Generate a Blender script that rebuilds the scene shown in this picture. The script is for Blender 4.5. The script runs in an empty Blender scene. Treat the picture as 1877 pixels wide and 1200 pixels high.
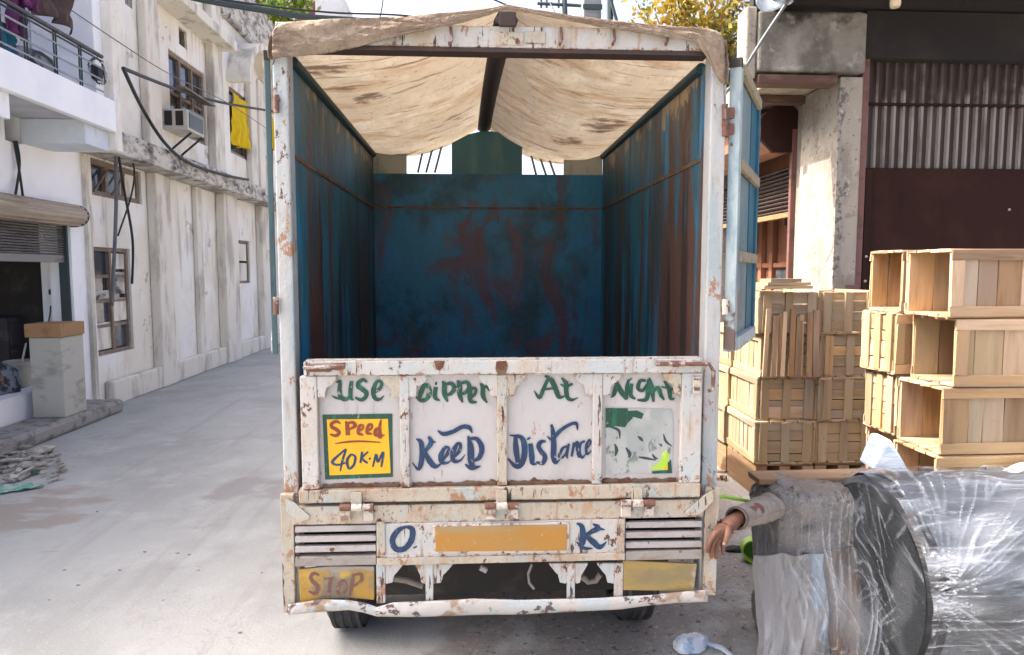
import bpy, bmesh, math, random
from mathutils import Vector, Matrix, noise

random.seed(7)
S = bpy.context.scene
COL = S.collection

# ------------------------------------------------------------------ camera
F, PCX, PCY = 1250.0, 938.5, 600.0          # focal length and centre, in photograph pixels
CAM = Vector((0.0, -2.48, 1.65))
YAW = math.atan((938.5 - 870.0) / F)
PIT = math.atan(103.0 / F)
FWD = Vector((math.sin(YAW) * math.cos(PIT), math.cos(YAW) * math.cos(PIT), -math.sin(PIT)))
RGT = Vector((math.cos(YAW), -math.sin(YAW), 0.0))
UPV = RGT.cross(FWD)
cd = bpy.data.cameras.new('camera')
cd.sensor_width = 36.0
cd.lens = 36.0 * F / 1877.0
cd.clip_start = 0.05
cd.clip_end = 600.0
co = bpy.data.objects.new('camera', cd)
COL.objects.link(co)
co.matrix_world = Matrix(((RGT.x, UPV.x, -FWD.x, CAM.x), (RGT.y, UPV.y, -FWD.y, CAM.y), (RGT.z, UPV.z, -FWD.z, CAM.z), (0, 0, 0, 1)))
S.camera = co

# ------------------------------------------------------------------ world, sun, exposure
SUN_EL, SUN_AZ = math.radians(52), math.radians(-80)     # azimuth from +Y, negative = left
w = bpy.data.worlds.new('World')
S.world = w
w.use_nodes = True
wn = w.node_tree
sky = wn.nodes.new('ShaderNodeTexSky')
sky.sky_type = 'NISHITA'
sky.sun_disc = False
sky.sun_elevation = SUN_EL
sky.sun_rotation = SUN_AZ
sky.air_density = 0.32
sky.dust_density = 6.0
sky.ozone_density = 0.15
bg = wn.nodes['Background']
bg.inputs['Strength'].default_value = 0.15
wn.links.new(sky.outputs[0], bg.inputs['Color'])
sl = bpy.data.lights.new('sun', 'SUN')
sl.energy = 2.0
sl.angle = math.radians(0.6)
sl.color = (1.0, 0.955, 0.83)
so = bpy.data.objects.new('sun', sl)
COL.objects.link(so)
sdir = Vector((math.sin(SUN_AZ) * math.cos(SUN_EL), math.cos(SUN_AZ) * math.cos(SUN_EL), math.sin(SUN_EL)))
so.rotation_euler = sdir.to_track_quat('Z', 'Y').to_euler()
so.location = (-6, 2, 12)
S.view_settings.view_transform = 'Standard'
S.view_settings.look = 'None'
S.view_settings.exposure = 2.5
S.view_settings.gamma = 1.0
S.cycles.use_denoising = True
S.cycles.max_bounces = 8
S.cycles.transparent_max_bounces = 12
S.cycles.sample_clamp_indirect = 6.0

# ------------------------------------------------------------------ geometry helpers
def ray(px, py):
    return FWD + RGT * ((px - PCX) / F) + UPV * ((PCY - py) / F)
def PY(px, py, y):                                     # the photograph's point on the upright plane y
    r = ray(px, py); return CAM + r * ((y - CAM.y) / r.y)
def PX(px, py, x):
    r = ray(px, py); return CAM + r * ((x - CAM.x) / r.x)
def PZ(px, py, z=0.0):
    r = ray(px, py); return CAM + r * ((z - CAM.z) / r.z)
def sm(t):
    t = max(0.0, min(1.0, t)); return t * t * (3 - 2 * t)
def lerp(a, b, t): return a + (b - a) * t
def pl(x, pts):                                        # piecewise linear
    if x <= pts[0][0]: return pts[0][1]
    for (a, va), (b, vb) in zip(pts, pts[1:]):
        if x <= b: return va + (vb - va) * (x - a) / (b - a)
    return pts[-1][1]

class MB:
    def __init__(s): s.v = []; s.f = []; s.smooth = False
    def box(s, x0, x1, y0, y1, z0, z1, jit=0.0):
        b = len(s.v)
        for z in (z0, z1):
            for x, y in ((x0, y0), (x1, y0), (x1, y1), (x0, y1)):
                s.v.append(Vector((x + random.uniform(-jit, jit), y + random.uniform(-jit, jit), z + random.uniform(-jit, jit))))
        for q in ((0, 3, 2, 1), (4, 5, 6, 7), (0, 1, 5, 4), (1, 2, 6, 5), (2, 3, 7, 6), (3, 0, 4, 7)):
            s.f.append([b + i for i in q])
        return s
    def prism(s, pts, off):                            # closed outline pts pushed along off
        b = len(s.v); n = len(pts); off = Vector(off)
        s.v += [Vector(p) for p in pts] + [Vector(p) + off for p in pts]
        s.f.append([b + i for i in range(n)]); s.f.append([b + n + i for i in reversed(range(n))])
        for i in range(n):
            j = (i + 1) % n; s.f.append([b + i, b + n + i, b + n + j, b + j])
        return s
    def tube(s, path, r, n=8, cap=True, sx=1.0):
        path = [Vector(p) for p in path]
        rr = r if isinstance(r, (list, tuple)) else [r] * len(path)
        b = len(s.v); s.smooth = True; ref = None
        for i, p in enumerate(path):
            d = (path[min(i + 1, len(path) - 1)] - path[max(i - 1, 0)]).normalized()
            if ref is None: ref = Vector((0, 0, 1)) if abs(d.z) < 0.9 else Vector((1, 0, 0))
            a = d.cross(ref).normalized(); c = a.cross(d).normalized(); ref = c
            for k in range(n):
                t = 2 * math.pi * k / n; s.v.append(p + a * math.cos(t) * rr[i] * sx + c * math.sin(t) * rr[i])
        for i in range(len(path) - 1):
            for k in range(n):
                k2 = (k + 1) % n; s.f.append([b + i * n + k, b + i * n + k2, b + (i + 1) * n + k2, b + (i + 1) * n + k])
        if cap:
            s.f.append([b + k for k in reversed(range(n))]); s.f.append([b + (len(path) - 1) * n + k for k in range(n)])
        return s
    def grid(s, fn, nu, nv, thick=None):
        b = len(s.v); s.smooth = True
        for i in range(nu + 1):
            for j in range(nv + 1): s.v.append(Vector(fn(i / nu, j / nv)))
        for i in range(nu):
            for j in range(nv):
                a = b + i * (nv + 1) + j; s.f.append([a, a + 1, a + nv + 2, a + nv + 1])
        return s
    def lathe(s, prof, axis_o, axis_d, n=32):          # prof: (distance along axis, radius)
        d = Vector(axis_d).normalized(); o = Vector(axis_o)
        a = d.cross(Vector((0, 0, 1)));  a = a.normalized() if a.length > 1e-3 else Vector((1, 0, 0)); c = a.cross(d)
        b = len(s.v); s.smooth = True
        for h, r in prof:
            for k in range(n):
                t = 2 * math.pi * k / n; s.v.append(o + d * h + (a * math.cos(t) + c * math.sin(t)) * r)
        for i in range(len(prof) - 1):
            for k in range(n):
                k2 = (k + 1) % n; s.f.append([b + i * n + k, b + i * n + k2, b + (i + 1) * n + k2, b + (i + 1) * n + k])
        return s

def base_of(o):
    v = Vector((0, 0, 0))
    while o is not None: v += o.location; o = o.parent
    return v
def make(mb, name, mat, parent=None, bevel=0.0, solid=0.0, sharp=35):
    off = base_of(parent)
    me = bpy.data.meshes.new(name)
    me.from_pydata([tuple(v - off) for v in mb.v], [], mb.f)
    me.validate()
    bm = bmesh.new(); bm.from_mesh(me)
    if not solid: bmesh.ops.recalc_face_normals(bm, faces=bm.faces)
    bm.to_mesh(me); bm.free()
    me.materials.append(mat)
    if mb.smooth:
        me.polygons.foreach_set('use_smooth', [True] * len(me.polygons))
        try: me.set_sharp_from_angle(angle=math.radians(sharp))
        except Exception: pass
    o = bpy.data.objects.new(name, me); COL.objects.link(o)
    if parent is not None: o.parent = parent
    if solid:
        m = o.modifiers.new('solid', 'SOLIDIFY'); m.thickness = solid; m.offset = 0
    if bevel:
        m = o.modifiers.new('bevel', 'BEVEL'); m.width = bevel; m.segments = 2; m.limit_method = 'ANGLE'; m.angle_limit = math.radians(40)
    return o
def tag(o, label, cat, group=None):
    o['label'] = label; o['category'] = cat
    if group: o['group'] = group
    return o
def thing(name, label, cat, loc, group=None):
    o = bpy.data.objects.new(name, None); o.empty_display_size = 0.1; COL.objects.link(o)
    o.location = loc
    return tag(o, label, cat, group)
def struct(o, kind='structure'): o['kind'] = kind; return o

# ------------------------------------------------------------------ materials
def lay(name, base, layers=(), rough=0.8, bump=None, metal=0.0, rnd=0.0, alpha=None, transl=0.0, spec=0.4, transm=0.0, rough_noise=0.0, hue=0.0):
    """base colour plus noise layers (colour, scale, lo, hi, {g:(axis,lo,hi,weight), wave:bool, dist})"""
    m = bpy.data.materials.new(name); m.use_nodes = True
    nt = m.node_tree; N = nt.nodes; Lk = nt.links
    b = N['Principled BSDF']
    def new(t, **kw):
        n = N.new('ShaderNode' + t)
        for k, v in kw.items(): setattr(n, k, v)
        return n
    def math_(op, a, c):
        n = new('Math', operation=op)
        for i, x in enumerate((a, c)):
            if hasattr(x, 'node'): Lk.new(x, n.inputs[i])
            else: n.inputs[i].default_value = x
        return n.outputs[0]
    tc = new('TexCoord'); oi = new('ObjectInfo')
    add = new('VectorMath', operation='ADD'); Lk.new(tc.outputs['Object'], add.inputs[0])
    mr = math_('MULTIPLY', oi.outputs['Random'], 41.0 if rnd >= 0 else 0.0); Lk.new(mr, add.inputs[1])
    vec = add.outputs[0]
    def scaled(sc):
        mp = new('Mapping'); Lk.new(vec, mp.inputs[0])
        mp.inputs['Scale'].default_value = sc if isinstance(sc, tuple) else (sc, sc, sc); return mp.outputs[0]
    col = None
    cur = new('RGB'); cur.outputs[0].default_value = (*base, 1); cur = cur.outputs[0]
    sep = None
    for i, L in enumerate(layers):
        c, sc, lo, hi = L[:4]; o = L[4] if len(L) > 4 else {}
        n = new('TexNoise'); n.inputs['Scale'].default_value = 1.0; n.inputs['Detail'].default_value = o.get('det', 6.0)
        n.inputs['Roughness'].default_value = o.get('nr', 0.62); n.inputs['Distortion'].default_value = o.get('dist', 0.0)
        off = new('VectorMath', operation='ADD'); Lk.new(scaled(sc), off.inputs[0]); off.inputs[1].default_value = (i * 7.3 + 1, i * 3.1, i * 5.7)
        Lk.new(off.outputs[0], n.inputs['Vector'])
        fac = n.outputs[0]
        if 'g' in o:                                   # the mark sits towards one side of the piece
            ax, g0, g1, wt = o['g']
            sp = new('SeparateXYZ'); Lk.new(tc.outputs['Generated'], sp.inputs[0])
            g = new('MapRange'); g.interpolation_type = 'SMOOTHSTEP'; Lk.new(sp.outputs[ax], g.inputs[0])
            g.inputs[1].default_value = g0; g.inputs[2].default_value = g1
            fac = math_('ADD', fac, math_('MULTIPLY', g.outputs[0], wt))
        if 'crack' in o:                               # thin wandering lines
            fac = math_('SUBTRACT', 1.0, math_('MULTIPLY', math_('ABSOLUTE', math_('SUBTRACT', fac, 0.5), 0.0), o['crack']))
        if 'lf' in o:                                  # gathers the marks in loose clusters
            n2 = new('TexNoise'); n2.inputs['Scale'].default_value = o['lf'][0]; n2.inputs['Detail'].default_value = 2
            off2 = new('VectorMath', operation='ADD'); Lk.new(vec, off2.inputs[0]); off2.inputs[1].default_value = (i * 2.7, 9.1, i * 1.9); Lk.new(off2.outputs[0], n2.inputs['Vector'])
            fac = math_('ADD', fac, math_('MULTIPLY', math_('SUBTRACT', n2.outputs[0], 0.5), o['lf'][1]))
        if 'p' in o:                                   # a stain round one spot of the object
            (sx, sy, sz), rad, wt = o['p']
            d = new('VectorMath', operation='SUBTRACT'); Lk.new(tc.outputs['Object'], d.inputs[0]); d.inputs[1].default_value = (sx, sy, sz)
            ln = new('VectorMath', operation='LENGTH'); Lk.new(d.outputs[0], ln.inputs[0])
            g = new('MapRange'); g.interpolation_type = 'SMOOTHSTEP'; Lk.new(ln.outputs['Value'], g.inputs[0])
            g.inputs[1].default_value = rad; g.inputs[2].default_value = rad * 0.3
            fac = math_('ADD', fac, math_('MULTIPLY', g.outputs[0], wt))
        if 'x' in o:                                   # object-space step along one axis
            ax, g0, g1, wt = o['x']
            sp = new('SeparateXYZ'); Lk.new(tc.outputs['Object'], sp.inputs[0])
            g = new('MapRange'); g.interpolation_type = 'SMOOTHSTEP'; Lk.new(sp.outputs[ax], g.inputs[0])
            g.inputs[1].default_value = g0; g.inputs[2].default_value = g1
            fac = math_('ADD', fac, math_('MULTIPLY', g.outputs[0], wt))
        r = new('MapRange'); r.interpolation_type = 'SMOOTHSTEP'; Lk.new(fac, r.inputs[0])
        r.inputs[1].default_value = lo; r.inputs[2].default_value = hi; r.inputs[4].default_value = o.get('a', 1.0)
        mx = new('Mix', data_type='RGBA'); Lk.new(r.outputs[0], mx.inputs[0]); Lk.new(cur, mx.inputs[6]); mx.inputs[7].default_value = (*c, 1)
        cur = mx.outputs[2]
    if abs(rnd) > 0 or hue:
        h = new('HueSaturation'); Lk.new(cur, h.inputs['Color'])
        v = new('MapRange'); Lk.new(oi.outputs['Random'], v.inputs[0]); v.inputs[3].default_value = 1 - abs(rnd); v.inputs[4].default_value = 1 + abs(rnd) * 0.7
        Lk.new(v.outputs[0], h.inputs['Value'])
        if hue:
            wn_ = new('TexWhiteNoise', noise_dimensions='1D'); Lk.new(oi.outputs['Random'], wn_.inputs['W'])
            v2 = new('MapRange'); Lk.new(wn_.outputs['Value'], v2.inputs[0]); v2.inputs[3].default_value = 1 - hue; v2.inputs[4].default_value = 1 + hue
            Lk.new(v2.outputs[0], h.inputs['Saturation'])
        cur = h.outputs[0]
    Lk.new(cur, b.inputs['Base Color'])
    b.inputs['Roughness'].default_value = rough; b.inputs['Metallic'].default_value = metal
    b.inputs['Specular IOR Level'].default_value = spec
    if transm: b.inputs['Transmission Weight'].default_value = transm
    nrm = None
    if bump:
        for sc, st in (bump if isinstance(bump, list) else [bump]):
            n = new('TexNoise'); n.inputs['Scale'].default_value = 1.0; n.inputs['Detail'].default_value = 5; n.inputs['Roughness'].default_value = 0.6
            Lk.new(scaled(sc), n.inputs['Vector'])
            bp = new('Bump'); bp.inputs['Strength'].default_value = st; bp.inputs['Distance'].default_value = 0.02
            Lk.new(n.outputs[0], bp.inputs['Height'])
            if nrm is not None: Lk.new(nrm, bp.inputs['Normal'])
            nrm = bp.outputs[0]
        Lk.new(nrm, b.inputs['Normal'])
    if alpha:
        if isinstance(alpha, tuple):
            sc, lo, hi, a0, a1 = alpha
            n = new('TexNoise'); n.inputs['Scale'].default_value = 1.0; n.inputs['Detail'].default_value = 5; Lk.new(scaled(sc), n.inputs['Vector'])
            r = new('MapRange'); Lk.new(n.outputs[0], r.inputs[0])
            for k, v in zip((1, 2, 3, 4), (lo, hi, a0, a1)): r.inputs[k].default_value = v
            Lk.new(r.outputs[0], b.inputs['Alpha'])
        else: b.inputs['Alpha'].default_value = alpha
    if transl:
        tr = new('BsdfTranslucent'); Lk.new(cur, tr.inputs['Color'])
        if nrm is not None: Lk.new(nrm, tr.inputs['Normal'])
        mx = new('MixShader'); mx.inputs[0].default_value = transl
        Lk.new(b.outputs[0], mx.inputs[1]); Lk.new(tr.outputs[0], mx.inputs[2]); Lk.new(mx.outputs[0], N['Material Output'].inputs[0])
    return m

RUST = (0.10, 0.040, 0.020); RUSTL = (0.27, 0.13, 0.06)
M = {}
M['paint'] = lay('worn_white_paint', (0.41, 0.398, 0.375), [((0.35, 0.395, 0.40), 7, 0.48, 0.62, {'a': 0.8}), ((0.36, 0.28, 0.20), (6, 6, 2), 0.50, 0.72, {'a': 0.8}),
    ((0.40, 0.27, 0.17), (34, 34, 12), 0.57, 0.68, {'a': 0.75, 'nr': 0.75}), (RUSTL, 30, 0.625, 0.67, {'a': 0.8, 'nr': 0.75}), (RUST, 38, 0.66, 0.69, {'nr': 0.75}), ((0.30, 0.20, 0.12), (60, 60, 5), 0.60, 0.74, {'lf': (5, 0.5), 'a': 0.75}), (RUSTL, (34, 34, 20), 0.655, 0.70, {'lf': (6, 0.75), 'nr': 0.72, 'a': 0.9}), (RUST, (46, 46, 30), 0.665, 0.70, {'lf': (6.5, 0.85), 'nr': 0.75}), ((0.05, 0.03, 0.024), (70, 70, 9), 0.66, 0.70, {'lf': (4, 0.5)}), (RUSTL, (26, 26, 26), 0.78, 0.86, {'g': (2, 0.40, 0.0, 0.28), 'nr': 0.72, 'a': 0.85}), (RUST, (30, 30, 30), 0.80, 0.85, {'g': (2, 0.30, 0.0, 0.27), 'nr': 0.75}), (RUST, (24, 24, 24), 0.83, 0.88, {'g': (0, 0.985, 1.0, 0.25), 'nr': 0.75}), (RUST, (34, 34, 34), 0.82, 0.87, {'g': (2, 0.93, 1.0, 0.22), 'nr': 0.75})], 0.55, (40, 0.25), rnd=0.04)
M['paint_rusty'] = lay('rusty_cream_paint', (0.38, 0.34, 0.27), [((0.32, 0.36, 0.345), 6, 0.50, 0.62, {'a': 0.8}), ((0.32, 0.24, 0.16), (6, 6, 3), 0.48, 0.70, {'a': 0.85}),
    ((0.36, 0.23, 0.13), (26, 26, 10), 0.53, 0.66, {'a': 0.8, 'nr': 0.75}), (RUSTL, 22, 0.59, 0.66, {'a': 0.85, 'nr': 0.75}), (RUST, 30, 0.625, 0.665, {'nr': 0.75}), ((0.30, 0.20, 0.12), (60, 60, 5), 0.60, 0.74, {'lf': (5, 0.5), 'a': 0.75}), (RUSTL, (34, 34, 20), 0.635, 0.70, {'lf': (6, 0.75), 'nr': 0.72, 'a': 0.9}), (RUST, (46, 46, 30), 0.645, 0.70, {'lf': (6.5, 0.85), 'nr': 0.75}), ((0.05, 0.03, 0.024), (70, 70, 9), 0.66, 0.70, {'lf': (4, 0.5)}), (RUSTL, (26, 26, 26), 0.78, 0.86, {'g': (2, 0.40, 0.0, 0.28), 'nr': 0.72, 'a': 0.85}), (RUST, (30, 30, 30), 0.80, 0.85, {'g': (2, 0.30, 0.0, 0.27), 'nr': 0.75}), (RUST, (24, 24, 24), 0.83, 0.88, {'g': (0, 0.985, 1.0, 0.25), 'nr': 0.75}), (RUST, (34, 34, 34), 0.82, 0.87, {'g': (2, 0.93, 1.0, 0.22), 'nr': 0.75})], 0.6, (40, 0.35), rnd=0.05)
M['paint_panel'] = lay('pinkish_white_panel_paint', (0.385, 0.372, 0.365), [((0.33, 0.32, 0.308), (6, 6, 2.5), 0.48, 0.68), ((0.36, 0.31, 0.27), (9, 9, 2), 0.60, 0.75, {'g': (2, 0.35, 0.0, 0.1), 'a': 0.6}), ((0.30, 0.19, 0.13), (40, 40, 16), 0.655, 0.70, {'lf': (5, 0.5), 'a': 0.8}), ((0.27, 0.235, 0.20), (50, 50, 5), 0.60, 0.74, {'lf': (4, 0.5), 'a': 0.6}), (RUST, (30, 30, 20), 0.83, 0.88, {'g': (0, 0.05, 0.0, 0.24)}), (RUST, (30, 30, 20), 0.83, 0.88, {'g': (0, 0.95, 1.0, 0.24)}),
    (RUST, (14, 14, 9), 0.86, 0.92, {'g': (2, 0.16, 0.0, 0.36)})], 0.5, (30, 0.12), rnd=0.03)
M['post_paint'] = lay('greyish_post_paint', (0.37, 0.375, 0.37), [((0.28, 0.33, 0.34), (9, 9, 2), 0.46, 0.62), ((0.24, 0.19, 0.14), (20, 20, 4), 0.56, 0.72, {'a': 0.7}), ((0.30, 0.20, 0.12), (60, 60, 5), 0.60, 0.74, {'lf': (5, 0.5), 'a': 0.75}), (RUSTL, (34, 34, 20), 0.65, 0.70, {'lf': (4, 0.75), 'nr': 0.72, 'a': 0.9}), (RUST, (46, 46, 30), 0.66, 0.70, {'lf': (4.5, 0.85), 'nr': 0.75})], 0.6, (40, 0.3))
M['green'] = lay('green_sign_paint', (0.002, 0.045, 0.026), [((0.004, 0.095, 0.06), (50, 50, 14), 0.48, 0.66), ((0.33, 0.31, 0.30), (70, 70, 40), 0.66, 0.70, {'lf': (9, 0.4), 'a': 0.7})], 0.45)
M['blue_letter'] = lay('blue_sign_paint', (0.0015, 0.020, 0.066), [((0.004, 0.050, 0.125), (50, 50, 14), 0.48, 0.68), ((0.33, 0.31, 0.30), (70, 70, 40), 0.66, 0.70, {'lf': (9, 0.4), 'a': 0.7})], 0.45)
M['red_letter'] = lay('brick_red_sign_paint', (0.17, 0.028, 0.010), [((0.24, 0.05, 0.012), 30, 0.5, 0.7)], 0.5)
M['stop_letter'] = lay('faded_brown_letter', (0.13, 0.055, 0.045), [((0.20, 0.15, 0.08), 40, 0.52, 0.64)], 0.6)
M['yellow'] = lay('yellow_sign_paint', (0.62, 0.34, 0.004), [((0.56, 0.29, 0.006), 8, 0.5, 0.7)], 0.45)
M['plate'] = lay('worn_yellow_plate', (0.34, 0.165, 0.026), [((0.27, 0.19, 0.09), (3, 3, 12), 0.45, 0.7, {'g': (2, 0.5, 1.0, 0.12)}), ((0.36, 0.24, 0.12), 40, 0.62, 0.7)], 0.45)
M['stop_yellow'] = lay('dirty_yellow_paint', (0.33, 0.19, 0.03), [((0.15, 0.125, 0.09), (7, 7, 5), 0.48, 0.62), ((0.38, 0.25, 0.05), 12, 0.55, 0.7), ((0.25, 0.22, 0.18), 7, 0.60, 0.75, {'g': (2, 0.75, 1.0, 0.25)})], 0.6, (30, 0.2))
M['stop_yellow_plain'] = lay('faded_olive_yellow_paint', (0.28, 0.20, 0.065), [((0.20, 0.16, 0.08), (5, 5, 9), 0.48, 0.65), ((0.38, 0.36, 0.30), 6, 0.6, 0.75, {'g': (0, 0.6, 1.0, 0.2)})], 0.6, (30, 0.2))
M['grille'] = lay('dull_grey_slat_paint', (0.36, 0.335, 0.32), [((0.30, 0.27, 0.24), (8, 8, 20), 0.5, 0.68), (RUST, 24, 0.64, 0.68)], 0.6, (30, 0.3), rnd=0.08)
M['dirty_sill'] = lay('mud_grey_paint', (0.28, 0.255, 0.225), [((0.24, 0.20, 0.17), (12, 12, 20), 0.48, 0.66), (RUST, 26, 0.62, 0.67)], 0.7, (30, 0.3), rnd=0.08)
M['bumper'] = lay('chipped_bumper_paint', (0.43, 0.41, 0.38), [((0.36, 0.40, 0.40), 7, 0.5, 0.6), ((0.26, 0.18, 0.12), (9, 9, 11), 0.51, 0.62), ((0.10, 0.062, 0.060), (16, 16, 22), 0.56, 0.60, {'nr': 0.7})], 0.6, (30, 0.3))
M['inner'] = lay('rust_streaked_blue_sheet', (0.022, 0.125, 0.195), [((0.026, 0.062, 0.075), (3.0, 3.0, 1.2), 0.40, 0.60), ((0.018, 0.185, 0.33), (6, 6, 0.9), 0.54, 0.66, {'g': (2, 0.75, 0.1, 0.07)}),
    ((0.085, 0.045, 0.034), (4.6, 4.6, 0.35), 0.495, 0.575, {'g': (2, 0.85, 0.3, 0.05), 'det': 5}), ((0.028, 0.020, 0.018), (9, 9, 0.4), 0.555, 0.64, {'g': (2, 0.9, 0.4, 0.04), 'a': 0.85}), ((0.13, 0.07, 0.04), (16, 16, 1.2), 0.56, 0.70, {'a': 0.6}), ((0.12, 0.125, 0.105), (10, 10, 3), 0.68, 0.90, {'g': (2, 0.62, 1.0, 0.24), 'a': 0.75}),
    ((0.36, 0.25, 0.13), (11, 11, 5), 0.78, 0.84, {'g': (2, 0.86, 0.97, 0.27), 'a': 0.8}), ((0.02, 0.018, 0.017), (40, 40, 10), 0.66, 0.70, {'a': 0.7})], 0.5, (20, 0.25))
M['inner_front'] = lay('stained_blue_front_sheet', (0.010, 0.13, 0.235), [((0.010, 0.055, 0.078), 2.2, 0.45, 0.62), ((0.016, 0.155, 0.32), (4, 4, 3), 0.52, 0.70), ((0.090, 0.045, 0.055), (2.6, 2.6, 1.5), 0.50, 0.62, {'dist': 0.8, 'det': 4, 'a': 0.9}), ((0.075, 0.040, 0.040), (5.2, 5.2, 1.6), 0.54, 0.66, {'dist': 0.8, 'det': 4, 'a': 0.8}),
    ((0.13, 0.075, 0.05), (14, 14, 3), 0.60, 0.74, {'a': 0.5}), ((0.02, 0.018, 0.017), (40, 40, 20), 0.67, 0.71, {'a': 0.6})], 0.45, (20, 0.2))
M['inner_grey'] = lay('faded_grey_green_sheet', (0.33, 0.32, 0.26), [((0.19, 0.21, 0.19), (6, 6, 3), 0.5, 0.65), ((0.25, 0.22, 0.15), 9, 0.56, 0.7)], 0.6, (20, 0.2))
M['gable_teal'] = lay('dark_teal_sheet', (0.035, 0.115, 0.13), [((0.07, 0.15, 0.15), (8, 8, 3), 0.5, 0.7)], 0.5)
M['seam'] = lay('rusty_weld_seam', (0.13, 0.085, 0.05), [(RUST, 20, 0.45, 0.6)], 0.8)
M['dark_rail'] = lay('dark_teal_pipe', (0.018, 0.040, 0.045), [((0.05, 0.03, 0.02), 20, 0.55, 0.65)], 0.5)
M['ridge'] = lay('dark_brown_steel_arch', (0.035, 0.022, 0.020), [((0.06, 0.03, 0.02), 8, 0.5, 0.7)], 0.6)
M['door_blue'] = lay('chalky_light_blue_door', (0.15, 0.21, 0.22), [((0.09, 0.17, 0.20), (5, 5, 2), 0.48, 0.65), ((0.22, 0.25, 0.24), (8, 8, 2), 0.55, 0.7), ((0.16, 0.11, 0.09), 7, 0.66, 0.78, {'g': (2, 0.45, 0.0, 0.14)}), (RUST, 22, 0.64, 0.68)], 0.6, (30, 0.2))
M['door_edge'] = lay('pale_blue_door_stile', (0.32, 0.38, 0.39), [((0.15, 0.22, 0.26), (7, 7, 2), 0.52, 0.66), ((0.10, 0.07, 0.06), 8, 0.70, 0.80, {'g': (2, 0.4, 0.0, 0.25)}), (RUST, 22, 0.64, 0.68)], 0.6, (30, 0.2))
M['door_deep'] = lay('bright_blue_door_strip', (0.015, 0.10, 0.155), [((0.03, 0.14, 0.19), (8, 8, 3), 0.5, 0.65), ((0.02, 0.06, 0.10), 7, 0.65, 0.75, {'g': (2, 0.4, 0.0, 0.15)})], 0.55)
M['door_wood'] = lay('grey_brown_door_rail', (0.26, 0.22, 0.15), [((0.14, 0.12, 0.09), 20, 0.5, 0.65)], 0.8)
M['tealpost'] = lay('teal_door_edge', (0.055, 0.095, 0.105), [((0.03, 0.055, 0.065), (9, 9, 3), 0.5, 0.65), (RUST, 16, 0.64, 0.70)], 0.6)
M['hinge'] = lay('rusted_hinge_steel', (0.14, 0.065, 0.045), [((0.36, 0.32, 0.28), 26, 0.52, 0.62), (RUST, 30, 0.55, 0.65)], 0.55, (60, 0.4))
M['hinge_pale'] = lay('painted_hinge_steel', (0.48, 0.43, 0.37), [((0.22, 0.14, 0.10), 22, 0.52, 0.62), (RUST, 40, 0.58, 0.66)], 0.5, (60, 0.3))
M['canvas'] = lay('stained_canvas', (0.365, 0.30, 0.225), [((0.44, 0.375, 0.295), 3, 0.46, 0.65), ((0.27, 0.17, 0.095), (2.5, 7, 4), 0.49, 0.68, {'a': 0.8}), ((0.12, 0.07, 0.045), (3.0, 24, 5), 0.56, 0.66, {'a': 0.85, 'dist': 0.7}),
    ((0.13, 0.08, 0.05), (26, 34, 20), 0.625, 0.68, {'a': 0.7}), ((0.33, 0.24, 0.16), (70, 12, 20), 0.5, 0.66, {'a': 0.5}), ((0.42, 0.17, 0.03), 7, 0.68, 0.73, {'a': 0.8}),
    ((0.085, 0.05, 0.035), (9, 18, 9), 0.80, 0.98, {'p': (tuple(PY(690, 215, 0.75) - Vector((0.08, 1.0, 2.4))), 0.22, 0.42), 'a': 0.85}),
    ((0.085, 0.05, 0.035), (9, 18, 9), 0.80, 0.98, {'p': (tuple(PY(1110, 212, 1.15) - Vector((0.08, 1.0, 2.4))), 0.25, 0.42), 'a': 0.85}),
    ((0.085, 0.05, 0.035), (9, 18, 9), 0.80, 0.98, {'p': (tuple(PY(600, 150, 0.3) - Vector((0.08, 1.0, 2.4))), 0.2, 0.42), 'a': 0.85}),
    ((0.085, 0.05, 0.035), (9, 18, 9), 0.80, 0.98, {'p': (tuple(PY(850, 245, 1.6) - Vector((0.08, 1.0, 2.4))), 0.25, 0.42), 'a': 0.85}),
    ((0.085, 0.05, 0.035), (9, 18, 9), 0.80, 0.98, {'p': (tuple(PY(1040, 250, 1.6) - Vector((0.08, 1.0, 2.4))), 0.2, 0.42), 'a': 0.85}),
    ((0.085, 0.05, 0.035), (9, 18, 9), 0.80, 0.98, {'p': (tuple(PY(980, 120, 0.2) - Vector((0.08, 1.0, 2.4))), 0.16, 0.42), 'a': 0.85})],
    0.9, [((5, 22, 6), 1.0), ((16, 40, 16), 0.7), ((120, 120, 120), 0.4)], transl=0.24, spec=0.1)
M['canvas_out'] = lay('weathered_canvas_flap', (0.235, 0.18, 0.135), [((0.31, 0.25, 0.19), 4, 0.46, 0.65), ((0.13, 0.095, 0.07), (5, 5, 14), 0.50, 0.68, {'a': 0.85}), ((0.09, 0.065, 0.05), (30, 30, 40), 0.62, 0.70, {'a': 0.6})], 0.9, [((8, 8, 16), 0.9), ((30, 30, 40), 0.6), ((120, 120, 120), 0.4)], transl=0.12, spec=0.1)
M['rope'] = lay('grey_rope', (0.16, 0.15, 0.14), [((0.08, 0.07, 0.06), 40, 0.5, 0.6)], 0.9)
M['rubber'] = lay('dusty_tyre_rubber', (0.035, 0.035, 0.034), [((0.09, 0.085, 0.08), 8, 0.5, 0.7)], 0.85, (50, 0.2))
M['chassis'] = lay('greasy_chassis_steel', (0.022, 0.02, 0.018), [((0.05, 0.04, 0.03), 10, 0.5, 0.7)], 0.7)
M['floorbed'] = lay('rusty_bed_floor', (0.06, 0.05, 0.045), [(RUST, 6, 0.45, 0.65)], 0.8)
M['cab'] = lay('cream_cab_paint', (0.60, 0.57, 0.48), [((0.35, 0.28, 0.2), 10, 0.58, 0.7)], 0.4)
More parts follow.
